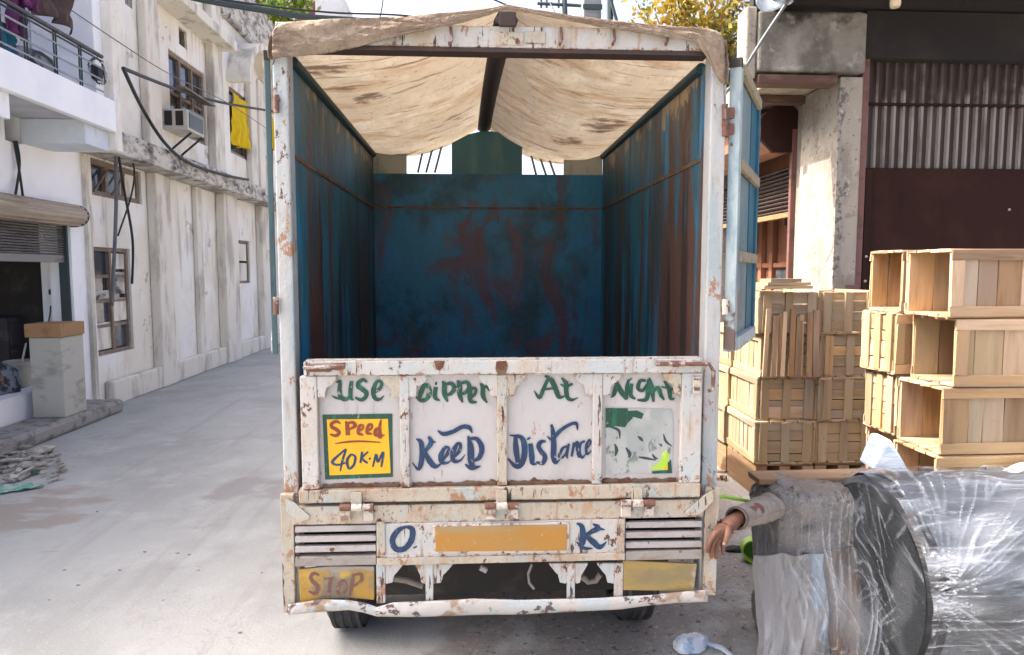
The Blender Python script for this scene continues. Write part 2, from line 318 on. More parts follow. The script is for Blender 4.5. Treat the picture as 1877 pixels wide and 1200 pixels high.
M['glass'] = lay('dark_window_glass', (0.035, 0.045, 0.055), [((0.09, 0.10, 0.115), 2.5, 0.45, 0.6)], 0.08, spec=0.6, rnd=0.15)
M['cable'] = lay('black_cable', (0.018, 0.022, 0.022), [], 0.6)
M['cable_grey'] = lay('grey_pipe', (0.12, 0.13, 0.14), [((0.07, 0.08, 0.09), 9, 0.5, 0.7)], 0.6)
MOLD = (0.09, 0.085, 0.075)
M['cream_wall'] = lay('weathered_cream_plaster', (0.76, 0.72, 0.62), [((0.82, 0.80, 0.75), 1.2, 0.42, 0.6), ((0.52, 0.47, 0.37), (2.2, 2.2, 0.7), 0.54, 0.72, {'a': 0.75}), ((0.30, 0.28, 0.24), (5, 5, 1.4), 0.62, 0.76, {'a': 0.6}), ((0.45, 0.42, 0.36), 24, 0.62, 0.7, {'a': 0.5}), ((0.24, 0.225, 0.195), (9, 9, 0.45), 0.60, 0.72, {'lf': (1.1, 0.7), 'a': 0.42}), ((0.34, 0.32, 0.28), (3, 3, 3), 0.66, 0.68, {'lf': (0.8, 0.5), 'nr': 0.7, 'a': 0.7})], 0.9, [((4, 4, 4), 0.12), ((40, 40, 40), 0.12)], spec=0.2)
M['cream_pil'] = lay('stained_cream_pilaster', (0.72, 0.68, 0.59), [((0.44, 0.41, 0.35), (3, 3, 0.9), 0.48, 0.66), (MOLD, (6, 6, 3), 0.66, 0.78, {'a': 0.6})], 0.9, (30, 0.15), spec=0.2)
M['mold_edge'] = lay('mould_blackened_slab_edge', (0.56, 0.53, 0.47), [((0.28, 0.26, 0.23), (3, 3, 7), 0.44, 0.6), (MOLD, (5, 5, 10), 0.50, 0.66)], 0.95, (20, 0.3), spec=0.2)
M['white_wall'] = lay('bluish_white_limewash', (0.87, 0.88, 0.89), [((0.81, 0.825, 0.85), 1.5, 0.45, 0.65), ((0.50, 0.50, 0.47), (4, 4, 1.5), 0.62, 0.78, {'a': 0.5})], 0.9, (30, 0.1), spec=0.2)
M['blue_wall'] = lay('pale_blue_limewash', (0.62, 0.68, 0.74), [((0.70, 0.75, 0.79), 2, 0.45, 0.65), ((0.34, 0.35, 0.36), (5, 5, 3), 0.6, 0.76, {'a': 0.5})], 0.9, (30, 0.1), spec=0.2)
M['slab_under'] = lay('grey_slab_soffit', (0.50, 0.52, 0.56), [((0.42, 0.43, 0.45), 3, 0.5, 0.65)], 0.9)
M['dark_void'] = lay('unlit_room_dark', (0.030, 0.027, 0.026), [((0.06, 0.05, 0.045), 3, 0.5, 0.7)], 0.95)  # near-black colour stands in for the darkness of unlit rooms
M['shutter'] = lay('grey_roller_shutter_steel', (0.20, 0.19, 0.18), [((0.13, 0.12, 0.115), (1, 2, 9), 0.48, 0.66), ((0.28, 0.27, 0.25), (1, 1.5, 12), 0.58, 0.7)], 0.5, (20, 0.1), metal=0.2, rnd=0.06)
M['awning'] = lay('tan_ribbed_shutter_box', (0.40, 0.33, 0.25), [((0.27, 0.21, 0.15), (1, 1.5, 14), 0.48, 0.64)], 0.5, rnd=0.08)
M['brown_frame'] = lay('weathered_brown_window_frame', (0.21, 0.16, 0.12), [((0.32, 0.28, 0.24), 9, 0.52, 0.68)], 0.8, rnd=0.15)
M['black_iron'] = lay('black_iron_rail', (0.022, 0.024, 0.030), [((0.05, 0.05, 0.055), 12, 0.5, 0.65)], 0.45)
M['grey_rail'] = lay('dull_grey_railing_bar', (0.26, 0.28, 0.31), [], 0.5, rnd=0.1)
M['ac'] = lay('dirty_white_plastic', (0.50, 0.48, 0.43), [((0.30, 0.26, 0.2), 8, 0.55, 0.7)], 0.5)
M['yellow_cloth'] = lay('bright_yellow_cloth', (0.85, 0.62, 0.012), [((0.78, 0.50, 0.008), 6, 0.5, 0.65)], 0.8, (14, 0.3), transl=0.25)
M['brown_cloth'] = lay('dark_brown_cloth', (0.075, 0.050, 0.045), [((0.17, 0.12, 0.10), (7, 7, 3), 0.52, 0.66)], 0.9, (12, 0.4))
M['purple_cloth'] = lay('purple_cloth', (0.14, 0.03, 0.11), [((0.05, 0.02, 0.06), (7, 7, 2), 0.5, 0.62)], 0.9, (12, 0.4))
M['teal_cloth'] = lay('teal_cloth', (0.02, 0.14, 0.22), [((0.03, 0.04, 0.06), 6, 0.5, 0.62)], 0.9, (12, 0.4))
M['pattern_cloth'] = lay('mixed_dark_cloth', (0.22, 0.25, 0.28), [((0.04, 0.04, 0.045), 7, 0.46, 0.54), ((0.28, 0.14, 0.08), 5, 0.60, 0.66)], 0.9, (12, 0.4))
M['concrete'] = lay('weathered_grey_concrete', (0.22, 0.21, 0.19), [((0.11, 0.105, 0.095), 2.4, 0.42, 0.6), ((0.30, 0.285, 0.26), 5, 0.55, 0.68), ((0.05, 0.047, 0.044), (5, 5, 3), 0.62, 0.74, {'a': 0.7}), ((0.035, 0.032, 0.03), (3, 3, 4), 0.70, 0.92, {'g': (2, 0.45, 1.0, 0.3), 'lf': (1.5, 0.4)})], 0.95, [((8, 8, 8), 0.3), ((50, 50, 50), 0.2)], spec=0.2)
M['plaster'] = lay('flaking_cream_plaster', (0.31, 0.285, 0.24), [((0.23, 0.205, 0.175), (4, 4, 2), 0.46, 0.62), ((0.20, 0.175, 0.145), 9, 0.57, 0.64, {'a': 0.8}), ((0.09, 0.08, 0.07), 24, 0.61, 0.66, {'a': 0.85}), ((0.38, 0.355, 0.31), 16, 0.60, 0.66, {'a': 0.7})], 0.95, [((10, 10, 10), 0.35), ((60, 60, 60), 0.2)], spec=0.2)
M['rubble_edge'] = lay('broken_plaster_edge', (0.27, 0.25, 0.22), [((0.12, 0.11, 0.10), 22, 0.46, 0.6), ((0.45, 0.42, 0.37), 16, 0.58, 0.7)], 0.95, (40, 0.8))
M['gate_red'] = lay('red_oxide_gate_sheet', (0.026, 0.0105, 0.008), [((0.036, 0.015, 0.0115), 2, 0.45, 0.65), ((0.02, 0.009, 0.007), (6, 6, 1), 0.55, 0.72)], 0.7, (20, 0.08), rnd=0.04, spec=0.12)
M['gate_frame'] = lay('red_oxide_steel_frame', (0.15, 0.070, 0.058), [((0.09, 0.05, 0.04), 7, 0.5, 0.65)], 0.55, (20, 0.15))
M['corrug'] = lay('grey_corrugated_sheet', (0.22, 0.205, 0.185), [((0.12, 0.10, 0.085), (5, 5, 1.2), 0.48, 0.66), ((0.05, 0.036, 0.03), (2, 2, 2.5), 0.70, 0.95, {'x': (2, 2.75, 3.35, 0.5)}), ((0.12, 0.08, 0.065), (9, 9, 2), 0.62, 0.72, {'a': 0.6})], 0.6)  # ribs darken towards the top, canopy shade put into the colour
M['corrug_dark'] = lay('red_oxide_corrugation', (0.034, 0.019, 0.015), [((0.055, 0.04, 0.034), (6, 6, 1.2), 0.5, 0.66)], 0.6)
M['soot'] = lay('near_black_sheet', (0.015, 0.013, 0.014), [((0.024, 0.020, 0.019), 2, 0.45, 0.65)], 0.9)  # near-black sheet for fascia, canopy and the wall above the eave block
M['timber_dark'] = lay('dark_old_timber', (0.075, 0.042, 0.030), [((0.13, 0.08, 0.055), (3, 12, 12), 0.5, 0.65)], 0.85, (20, 0.3), rnd=0.15)
M['brown_wood'] = lay('orange_brown_door_wood', (0.26, 0.115, 0.062), [((0.19, 0.08, 0.045), (8, 8, 1.6), 0.48, 0.66)], 0.7, (20, 0.1), rnd=0.15)
def wood(key, nm, base, dark, light, rnd_, hue_):
    for ax in range(3):
        def sc(lo_, hi_): return tuple(lo_ if k == ax else hi_ for k in range(3))
        M[key + 'xyz'[ax]] = lay(nm + '_' + 'xyz'[ax], base, [(dark, sc(1.6, 16), 0.46, 0.68), (light, sc(1.1, 10), 0.54, 0.7), ((0.20, 0.105, 0.05), sc(9, 22), 0.70, 0.735, {'a': 0.8})], 0.8, (sc(3, 45), 0.2), rnd=rnd_, hue=hue_, spec=0.25)
wood('wood', 'pine_board', (0.50, 0.345, 0.21), (0.39, 0.25, 0.14), (0.56, 0.41, 0.265), 0.24, 0.18)
wood('wood_pale', 'fresh_pine_board', (0.36, 0.275, 0.175), (0.29, 0.21, 0.125), (0.41, 0.325, 0.22), 0.16, 0.18)
wood('wood_grey', 'weathered_pine_board', (0.29, 0.19, 0.115), (0.21, 0.13, 0.075), (0.36, 0.25, 0.16), 0.26, 0.15)
M['film'] = lay('clear_stretch_film', (0.55, 0.585, 0.61), [], 0.16, [((5, 5, 26), 0.8), ((18, 18, 40), 0.5)], alpha=((3.5, 20, 20), 0.44, 0.68, 0.10, 0.55), spec=0.9)
def film_mat():
    m = lay('clear_stretch_film', (0.50, 0.535, 0.56), [], 0.13, [((9, 30, 30), 0.5)], spec=0.9)
    nt = m.node_tree; bs = nt.nodes['Principled BSDF']; at = nt.nodes.new('ShaderNodeAttribute'); at.attribute_name = 'bunching'
    r = nt.nodes.new('ShaderNodeMapRange'); nt.links.new(at.outputs['Fac'], r.inputs[0]); r.inputs[3].default_value = 0.05; r.inputs[4].default_value = 0.75
    nt.links.new(r.outputs[0], bs.inputs['Alpha']); return m
M['film'] = film_mat()
M['film_end'] = lay('stretched_film_over_end', (0.55, 0.58, 0.60), [], 0.15, [((9, 9, 9), 0.6)], alpha=((14, 14, 5), 0.5, 0.72, 0.04, 0.42), spec=0.9)
M['film_streak'] = lay('stretched_film_fold', (0.62, 0.645, 0.67), [], 0.14, alpha=0.38, spec=0.9)
M['roll_black'] = lay('black_wrapped_core', (0.010, 0.012, 0.014), [((0.05, 0.055, 0.06), (4, 4, 4), 0.5, 0.66), ((0.11, 0.10, 0.085), 9, 0.6, 0.7)], 0.35, [((6, 6, 30), 0.5)])
M['roll_grey'] = lay('grey_wrapped_core', (0.115, 0.13, 0.14), [((0.05, 0.058, 0.065), (2, 9, 9), 0.46, 0.62), ((0.22, 0.24, 0.255), (2, 16, 16), 0.58, 0.7)], 0.3, [((5, 5, 30), 0.6)])
M['mottle'] = lay('mottled_grey_wrapped_goods', (0.20, 0.175, 0.15), [((0.13, 0.12, 0.105), 7, 0.44, 0.6), ((0.025, 0.026, 0.028), (10, 10, 10), 0.60, 0.68, {'g': (0, 0.35, 1.0, 0.22)}), ((0.03, 0.03, 0.032), (24, 24, 24), 0.62, 0.66), ((0.09, 0.05, 0.075), 20, 0.66, 0.70), ((0.42, 0.41, 0.40), (26, 26, 26), 0.65, 0.70)], 0.32, [((16, 16, 16), 0.9), ((50, 50, 50), 0.4)], spec=0.6)
M['sack_grey'] = lay('grey_sheet_wrap', (0.215, 0.205, 0.19), [((0.26, 0.25, 0.235), (6, 6, 1), 0.45, 0.65), ((0.28, 0.35, 0.42), (5, 5, 2), 0.64, 0.70, {'g': (0, 0.5, 1.0, 0.12)})], 0.4, [((7, 7, 4), 0.5), ((40, 40, 20), 0.25)])
M['sack_brown'] = lay('brown_paper_wrap', (0.13, 0.085, 0.055), [((0.10, 0.085, 0.07), (14, 14, 1.5), 0.46, 0.62), ((0.33, 0.14, 0.055), (6, 6, 4), 0.74, 0.80, {'g': (2, 0.55, 0.25, 0.2)})], 0.4, [((8, 8, 4), 0.5), ((40, 40, 20), 0.25)])
M['blue_film'] = lay('pale_blue_plastic_sheet', (0.42, 0.50, 0.56), [((0.58, 0.63, 0.66), (5, 5, 20), 0.46, 0.6)], 0.25, [((5, 5, 26), 0.7)], spec=0.7)
M['lime'] = lay('lime_green_plastic', (0.32, 0.55, 0.03), [((0.20, 0.40, 0.02), 18, 0.5, 0.65)], 0.3)
M['lime_dark'] = lay('green_plastic_inside', (0.06, 0.20, 0.015), [], 0.4)
M['bag'] = lay('crumpled_white_blue_plastic', (0.68, 0.73, 0.78), [((0.38, 0.50, 0.62), 16, 0.48, 0.58)], 0.35, (30, 0.6))
M['skin'] = lay('brown_skin', (0.150, 0.068, 0.042), [((0.19, 0.092, 0.058), 20, 0.48, 0.62), ((0.085, 0.035, 0.022), 60, 0.6, 0.72, {'a': 0.5})], 0.5, (90, 0.15))
M['nail'] = lay('pale_nail', (0.42, 0.28, 0.22), [], 0.35)
M['sleeve'] = lay('pale_beige_sleeve', (0.27, 0.235, 0.195), [((0.19, 0.165, 0.135), 9, 0.48, 0.64)], 0.95, (70, 0.2))
M['cuff'] = lay('grey_brown_cuff', (0.10, 0.08, 0.065), [], 0.95)
M['ground'] = lay('pale_dusty_concrete', (0.375, 0.378, 0.355), [((0.315, 0.318, 0.298), 0.9, 0.42, 0.64), ((0.41, 0.412, 0.388), 2.5, 0.52, 0.68), ((0.33, 0.315, 0.29), 7, 0.56, 0.72, {'a': 0.6}), ((0.48, 0.47, 0.45), 60, 0.58, 0.68, {'a': 0.5}), ((0.24, 0.23, 0.22), 90, 0.64, 0.70, {'a': 0.6}),
    ((0.25, 0.228, 0.205), 3, 0.80, 1.0, {'x': (0, -0.5, 0.0, 0.5)}), ((0.46, 0.42, 0.37), 45, 1.06, 1.16, {'x': (0, -0.5, 0.0, 0.5), 'a': 0.7}), ((0.075, 0.068, 0.062), 30, 1.08, 1.16, {'x': (0, -0.5, 0.0, 0.5), 'a': 0.8}),  # darker asphalt on the right, widened left to paint shade under the truck
    ((0.27, 0.255, 0.245), 2.2, 0.74, 0.9, {'p': (tuple(PZ(470, 897)), 0.62, 0.42), 'a': 0.85}), ((0.20, 0.19, 0.175), (6, 22, 6), 0.66, 0.72, {'a': 0.5}), ((0.14, 0.13, 0.12), (45, 45, 45), 0.69, 0.72, {'a': 0.7}), ((0.17, 0.16, 0.148), (0.8, 0.55, 1), 0.80, 1.0, {'crack': 60, 'lf': (0.6, 1.2), 'a': 0.2, 'det': 6}), ((0.30, 0.285, 0.265), (5, 0.35, 1), 0.54, 0.68, {'a': 0.45}), ((0.30, 0.27, 0.235), (2, 5, 1), 0.74, 0.9, {'p': (tuple(PZ(60, 935)), 0.9, 0.36)})],
    0.92, [((3, 3, 3), 0.15), ((70, 70, 70), 0.22)], rnd=-0.0001, spec=0.25)
M['stone'] = lay('broken_concrete', (0.40, 0.385, 0.35), [((0.22, 0.205, 0.18), 8, 0.46, 0.62)], 0.95, (30, 0.4), rnd=0.25)
M['shard'] = lay('broken_tile_shard', (0.42, 0.395, 0.34), [((0.26, 0.23, 0.19), 12, 0.46, 0.6)], 0.9, (30, 0.3), rnd=0.35)
M['net'] = lay('green_plastic_scrap', (0.14, 0.36, 0.25), [((0.36, 0.45, 0.38), 12, 0.48, 0.6)], 0.5, (30, 0.5))
M['cardboard'] = lay('brown_cardboard', (0.34, 0.20, 0.095), [((0.27, 0.155, 0.07), 6, 0.5, 0.65)], 0.9)
M['bucket'] = lay('stained_white_plastic', (0.44, 0.43, 0.37), [((0.30, 0.29, 0.24), (3, 3, 6), 0.5, 0.66)], 0.6)
M['dark_wood'] = lay('dark_shop_cabinet', (0.045, 0.040, 0.042), [((0.08, 0.07, 0.07), (2, 2, 9), 0.5, 0.66)], 0.7)
M['leaf_yellow'] = lay('autumn_leaf', (0.12, 0.13, 0.02), [((0.33, 0.22, 0.02), 1.6, 0.42, 0.54), ((0.22, 0.085, 0.02), 2.4, 0.60, 0.66)], 0.6, transl=0.35)
M['leaf_green'] = lay('light_green_leaf', (0.10, 0.17, 0.025), [((0.20, 0.26, 0.03), 1.4, 0.46, 0.6)], 0.6, transl=0.35)
M['bark'] = lay('grey_bark', (0.13, 0.10, 0.075), [((0.07, 0.055, 0.045), (9, 9, 3), 0.5, 0.65)], 0.95, (20, 0.4))
M['far_white'] = lay('far_white_plaster', (0.55, 0.56, 0.57), [((0.42, 0.43, 0.44), (1, 1, 0.4), 0.48, 0.66)], 0.9)
M['far_maroon'] = lay('far_maroon_plaster', (0.16, 0.05, 0.05), [((0.12, 0.045, 0.045), (2, 2, 0.6), 0.5, 0.65)], 0.9)
M['steel_grey'] = lay('grey_pole_steel', (0.22, 0.235, 0.24), [((0.14, 0.15, 0.15), 5, 0.5, 0.65)], 0.5)
M['steel_dark'] = lay('dark_green_grey_steel', (0.035, 0.055, 0.06), [], 0.6)
M['bulb'] = lay('yellowed_lamp_shade', (0.52, 0.43, 0.28), [], 0.4)
M['scraped'] = lay('scraped_grey_sticker', (0.32, 0.335, 0.32), [((0.25, 0.275, 0.265), (8, 8, 4), 0.46, 0.6), ((0.13, 0.16, 0.14), (24, 24, 13), 0.60, 0.66, {'g': (2, 0.75, 0.25, 0.05)}), ((0.40, 0.40, 0.375), (14, 14, 6), 0.58, 0.68), ((0.04, 0.05, 0.09), 34, 0.66, 0.70)], 0.5)
M['sticker_lime'] = lay('lime_sticker_print', (0.30, 0.48, 0.05), [((0.48, 0.58, 0.10), 20, 0.48, 0.6)], 0.5)
M['sticker_orange'] = lay('orange_sticker_print', (0.75, 0.32, 0.01), [], 0.5)

# ------------------------------------------------------------------ ground
g = MB(); n = 40
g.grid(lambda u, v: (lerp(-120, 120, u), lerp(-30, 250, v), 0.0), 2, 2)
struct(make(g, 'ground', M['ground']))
# ------------------------------------------------------------------ the truck
truck = thing('cargo_truck', 'old white cargo truck seen from behind with blue rust-streaked inside and canvas roof', 'truck', (0.08, 1.0, 0.0))
def rbox(px0, py0, px1, py1, y0, y1, mb=None):          # an upright box whose rear face fills that part of the photograph
    mx, my = (px0 + px1) / 2, (py0 + py1) / 2
    x0, x1 = PY(px0, my, y0).x, PY(px1, my, y0).x
    z1, z0 = PY(mx, py0, y0).z, PY(mx, py1, y0).z
    return (mb or MB()).box(x0, x1, y0, y1, z0, z1)
def rpoly(pts, y0, y1, mb=None):
    return (mb or MB()).prism([PY(a, b, y0) for a, b in pts], (0, y1 - y0, 0))
XL, XR, YF = -0.648, 0.842, 2.03                       # inside of the load bed
ZB, ZR = 0.86, 2.40
def tpart(mb, name, mat, parent=None, bevel=0.003, **k): return make(mb, name, M[mat], parent or truck, bevel=bevel, **k)

# corner posts, from roof to bumper
lp = tpart(MB().box(-0.694, -0.640, -0.02, 0.05, 0.41, 2.46, 0.003), 'corner_post', 'post_paint', bevel=0.006)
rp = tpart(MB().box(0.848, 0.905, -0.02, 0.05, 0.42, 2.46, 0.003), 'corner_post', 'post_paint', bevel=0.006)
tpart(MB().box(-0.704, -0.656, -0.045, -0.021, 0.405, 0.85, 0.004), 'post_cover', 'paint_rusty', lp)
tpart(MB().box(0.856, 0.905, -0.045, -0.021, 0.43, 0.85, 0.004), 'post_cover', 'paint_rusty', rp)
# side walls
for x0, x1 in ((XL - 0.03, XL), (XR, XR + 0.03)):
    wl = tpart(MB().box(x0, x1, 0.052, YF - 0.002, ZB - 0.08, ZR), 'side_wall', 'inner', bevel=0)
    xi = x1 if x1 < 0 else x0
    sg = 1 if x1 < 0 else -1
    tpart(MB().tube([(xi + sg * 0.004, 0.06, ZR - 0.005), (xi + sg * 0.004, YF - 0.03, ZR - 0.005)], 0.02, 10), 'top_rail', 'dark_rail', wl, bevel=0)
    tpart(MB().box(min(xi, xi + sg * 0.006), max(xi, xi + sg * 0.006), 0.06, YF - 0.01, 2.055, 2.068), 'weld_seam', 'seam', wl, bevel=0)
    xo = x0 if x1 < 0 else x1                          # outside stiffeners
    for k in range(5):
        yy = 0.2 + k * 0.42
        tpart(MB().box(min(xo, xo - sg * 0.03), max(xo, xo - sg * 0.03), yy, yy + 0.05, ZB - 0.08, ZR - 0.01), 'stiffener', 'door_edge', wl)
# front wall with gable and its openings
fw = tpart(MB().box(XL - 0.03, XR + 0.03, YF, YF + 0.03, ZB - 0.08, PY(890, 319, YF).z), 'front_wall', 'inner_front', bevel=0)
tpart(rbox(681, 379, 1098, 383, YF - 0.006, YF - 0.0005), 'weld_seam', 'seam', fw, bevel=0)
tpart(rpoly([(681, 319), (681, 266), (712, 249), (745, 256), (745, 319)], YF + 0.001, YF + 0.028), 'gable_panel', 'inner_grey', fw, bevel=0)
tpart(rpoly([(828, 319), (828, 262), (858, 246), (886, 239), (924, 243), (957, 265), (957, 319)], YF + 0.001, YF + 0.028), 'gable_panel', 'gable_teal', fw, bevel=0)
tpart(rpoly([(1034, 321), (1034, 286), (1070, 286), (1104, 278), (1104, 321)], YF + 0.001, YF + 0.028), 'gable_panel', 'inner_grey', fw, bevel=0)
for a, b in (((766, 316), (779, 258)), ((781, 316), (797, 256)), ((797, 316), (813, 254)), ((983, 321), (970, 270)), ((1001, 321), (985, 274)), ((1017, 321), (1001, 276))):
    tpart(MB().tube([PY(*a, YF + 0.07), PY(*b, YF + 0.09)], 0.0075, 6), 'tie_rope', 'rope', fw, bevel=0)
tpart(MB().box(XL - 0.03, XR + 0.03, 0.0, YF, ZB - 0.08, ZB - 0.04), 'bed_floor', 'floorbed', bevel=0)
# roof frame
hd = tpart(rbox(504, 47, 1316, 87, -0.03, 0.03), 'header_beam', 'paint', bevel=0.004)
tpart(rbox(512, 87.5, 1300, 95, -0.033, 0.035), 'header_lip', 'ridge', hd, bevel=0.002)
for px in (724, 826, 1028, 1125, 1222):
    p0, p1, p2 = PY(px, 50, -0.034), PY(px + 2, 72, -0.040), PY(px - 2, 82, -0.046)
    tpart(MB().tube([p0, p1, p2, p2 + Vector((0.0, -0.008, 0.006))], 0.005, 7), 'tarp_hook', 'hinge', hd, bevel=0)
for (a, b, c, d) in ((912, 58, 960, 82), (962, 57, 1000, 80)):
    tpart(rbox(a, b, c, d, -0.034, -0.0305), 'patch_plate', 'paint_rusty', hd, bevel=0.004)
ra = PY(927, 28, -0.02); rb_ = PY(887, 232, YF)
path = [Vector((lerp(ra.x, rb_.x, t), lerp(-0.05, YF + 0.04, t), lerp(ra.z - 0.012, rb_.z, t) + 0.045 * math.sin(math.pi * t))) for t in [i / 14 for i in range(15)]]
rm = MB(); rm.grid(lambda u, v: (path[round(u * 14)] + Vector((lerp(-0.034, 0.034, v), 0, -0.014 * math.sin(math.pi * v)))), 14, 6)
tpart(rm, 'ridge_beam', 'ridge', bevel=0, solid=0.03)
tpart(rbox(915, 20, 946, 46, -0.058, -0.036), 'ridge_bracket', 'ridge', hd, bevel=0.004)

# tailgate ----------------------------------------------------------
tg = tpart(rbox(556, 660, 1287, 686, -0.066, -0.022), 'tailgate', 'paint', bevel=0.004)
zb0 = PY(915, 892, -0.06).z; zb1 = PY(915, 917, -0.06).z; zt = PY(915, 686, -0.06).z
def X6(px): return PY(px, 790, -0.06).x
tpart(MB().box(X6(544), X6(1286), -0.062, -0.022, zb1, zb0, 0.002), 'bottom_rail', 'paint_rusty', tg, bevel=0.004)
tpart(rbox(560, 657, 1284, 660, -0.060, -0.024), 'top_lip', 'paint', tg, bevel=0.001)
for a, b, m_ in ((551, 583, 'paint'), (1248, 1286, 'paint'), (733, 750, 'paint'), (912, 930, 'paint_rusty'), (1087, 1105, 'paint')):
    tpart(MB().box(X6(a), X6(b), -0.060 if b - a > 25 else -0.055, -0.022, zb0 + 0.0015, zt - 0.0015, 0.0012), 'stile', m_, tg, bevel=0.004)
PAN = ((583, 733), (750, 912), (930, 1087), (1105, 1248))
for a, b in PAN:
    nv = MB(); xa, xb = X6(a), X6(b)
    nv.grid(lambda u, v: (lerp(xa, xb, u), -0.036 + 0.0012 * noise.noise(Vector((u * 3 + a, v * 3, 0))), lerp(zb0 - 0.004, zt + 0.004, v)), 10, 10)
    tpart(nv, 'panel', 'paint_panel', tg, bevel=0)
    # torn rusted lower lip of the panel
    rr = MB(); pts = [(xa + 0.006, zb0 + 0.001)]; k = 26
    for i in range(k + 1):
        u = i / k; pts.append((lerp(xa + 0.008, xb - 0.008, u), zb0 + 0.010 + 0.011 * abs(noise.noise(Vector((u * 9 + a * 0.37, 0.3, 0)))) + 0.004 * random.random()))
    pts.append((xb - 0.006, zb0 + 0.001))
    rr.prism([Vector((p, -0.041, q)) for p, q in pts], (0, 0.003, 0))
    tpart(rr, 'rusted_lip', 'seam', tg, bevel=0)
BR = [(0, 0), (34, 0), (34, 6), (27, 15), (17, 21), (14, 29), (13, 40), (0, 40)]
br_i = 0
for a, b in PAN:
    for px, sg in ((a, 1), (b, -1)):
        yo = -0.0585 if px in (583, 1248) else -0.0535
        xc = X6(px); q = X6(934) - X6(933)
        pts = [Vector((xc + sg * (dx * q - 0.0), yo, zt - 0.0015 - dz * q)) for dx, dz in BR]
        tpart(MB().prism(pts, (0, 0.017, 0)), 'corner_bracket', ('paint', 'paint_rusty', 'paint')[br_i % 3], tg, bevel=0.002); br_i += 1
for px, py in ((654, 926), (920, 923), (1169, 918)):
    for k in range(3):
        a, b = px - 31 + k * 21, px - 31 + k * 21 + 20
        p, q = PY(a, py + 4, -0.078), PY(b, py + 4, -0.078); q.z = p.z
        tpart(MB().tube([p, q], 0.0135, 12), 'hinge_knuckle', 'hinge' if k != 1 else 'hinge_pale', tg, bevel=0.002)
    tpart(rbox(px - 11, py - 24, px + 9, py + 2, -0.070, -0.063), 'hinge_strap', 'paint_rusty', tg, bevel=0.002)
    for s_ in (-1, 1):
        tpart(rbox(px + s_ * 21 - 9, py + 10, px + s_ * 21 + 9, py + 29, -0.068, -0.0525), 'hinge_foot', 'hinge_pale', tg, bevel=0.002)
# latches at the top corners
tpart(rbox(562, 668, 606, 682, -0.074, -0.0665), 'latch_plate', 'hinge', tg); tpart(MB().tube([PY(556, 674, -0.082), PY(632, 670, -0.082)], 0.007, 8), 'latch_bolt', 'hinge', tg, bevel=0)
tpart(rbox(1228, 661, 1272, 673, -0.074, -0.0665), 'latch_plate', 'hinge_pale', tg)
tpart(MB().tube([PY(1202, 667, -0.082), PY(1300, 667, -0.082), PY(1308, 680, -0.075), PY(1307, 714, -0.07), PY(1298, 716, -0.07)], 0.0075, 8), 'latch_bolt', 'hinge', tg, bevel=0)
tpart(MB().tube([PY(1234, 667, -0.082), PY(1244, 667, -0.082)], 0.011, 10), 'latch_collar', 'hinge', tg, bevel=0)
tpart(rbox(1270, 690, 1286, 721, -0.068, -0.0605), 'lock_plate', 'hinge_pale', tg, bevel=0.003)
tpart(rpoly([(910, 662), (928, 661), (931, 670), (927, 686), (912, 686), (908, 676)], -0.0685, -0.0665), 'rusty_patch', 'seam', tg, bevel=0.001); tpart(rbox(1273, 710, 1283, 716, -0.071, -0.0685), 'lock_slot', 'seam', tg, bevel=0)
tpart(rpoly([(795, 661), (816, 661), (813, 672), (806, 680), (800, 676), (797, 668)], -0.0669, -0.0664), 'rusty_patch', 'seam', tg, bevel=0)
tpart(rpoly([(600, 668), (634, 664), (632, 676), (620, 679), (606, 677)], -0.0669, -0.0664), 'rusty_patch', 'seam', tg, bevel=0)

# painted writing -----------------------------------------------------
def strokes(name, mat, data, org, sc, y0, parent, wk=1.3):
    mb = MB(); li = 0
    for st in data:
        p = [(org[0] + s[0] / sc, org[1] + s[1] / sc, s[2] / sc * wk) for s in st]
        if len(p) == 1: p.append((p[0][0] + 2.5, p[0][1] + 2.5, p[0][2]))
        pts = []
        for i in range(len(p) - 1):
            a, b, c, d = p[max(i - 1, 0)], p[i], p[i + 1], p[min(i + 2, len(p) - 1)]
            for k in range(6):
                t = k / 6
                pts.append(tuple(0.5 * ((2 * b[j]) + (-a[j] + c[j]) * t + (2 * a[j] - 5 * b[j] + 4 * c[j] - d[j]) * t * t + (-a[j] + 3 * b[j] - 3 * c[j] + d[j]) * t ** 3) for j in range(3)))
        pts.append(p[-1]); base = len(mb.v)
        for i, (x, y, w_) in enumerate(pts):
            x0, y0_ = pts[max(i - 1, 0)][:2]; x1, y1_ = pts[min(i + 1, len(pts) - 1)][:2]
            dx, dy = x1 - x0, y1_ - y0_; L_ = math.hypot(dx, dy) or 1
            nx, ny = -dy / L_, dx / L_
            h = max(w_, 0.8) / 2 * (1 + 0.10 * noise.noise(Vector((x * 0.4, y * 0.4, li))))
            yy = y0 - li * 0.00012 - i * 0.000004
            mb.v.append(PY(x + nx * h, y + ny * h, yy)); mb.v.append(PY(x - nx * h, y - ny * h, yy))
        for i in range(len(pts) - 1):
            mb.f.append([base + 2 * i, base + 2 * i + 1, base + 2 * i + 3, base + 2 * i + 2])
        li += 1
    return make(mb, name, M[mat], parent)
T5, T6 = ((501, 635), 4.46), ((900, 634), 4.37)
Z5, Z6, Z7, Z8 = ((500, 630), 4.445), ((900, 630), 4.365), ((500, 890), 4.286), ((900, 890), 4.286)
LY = -0.0388
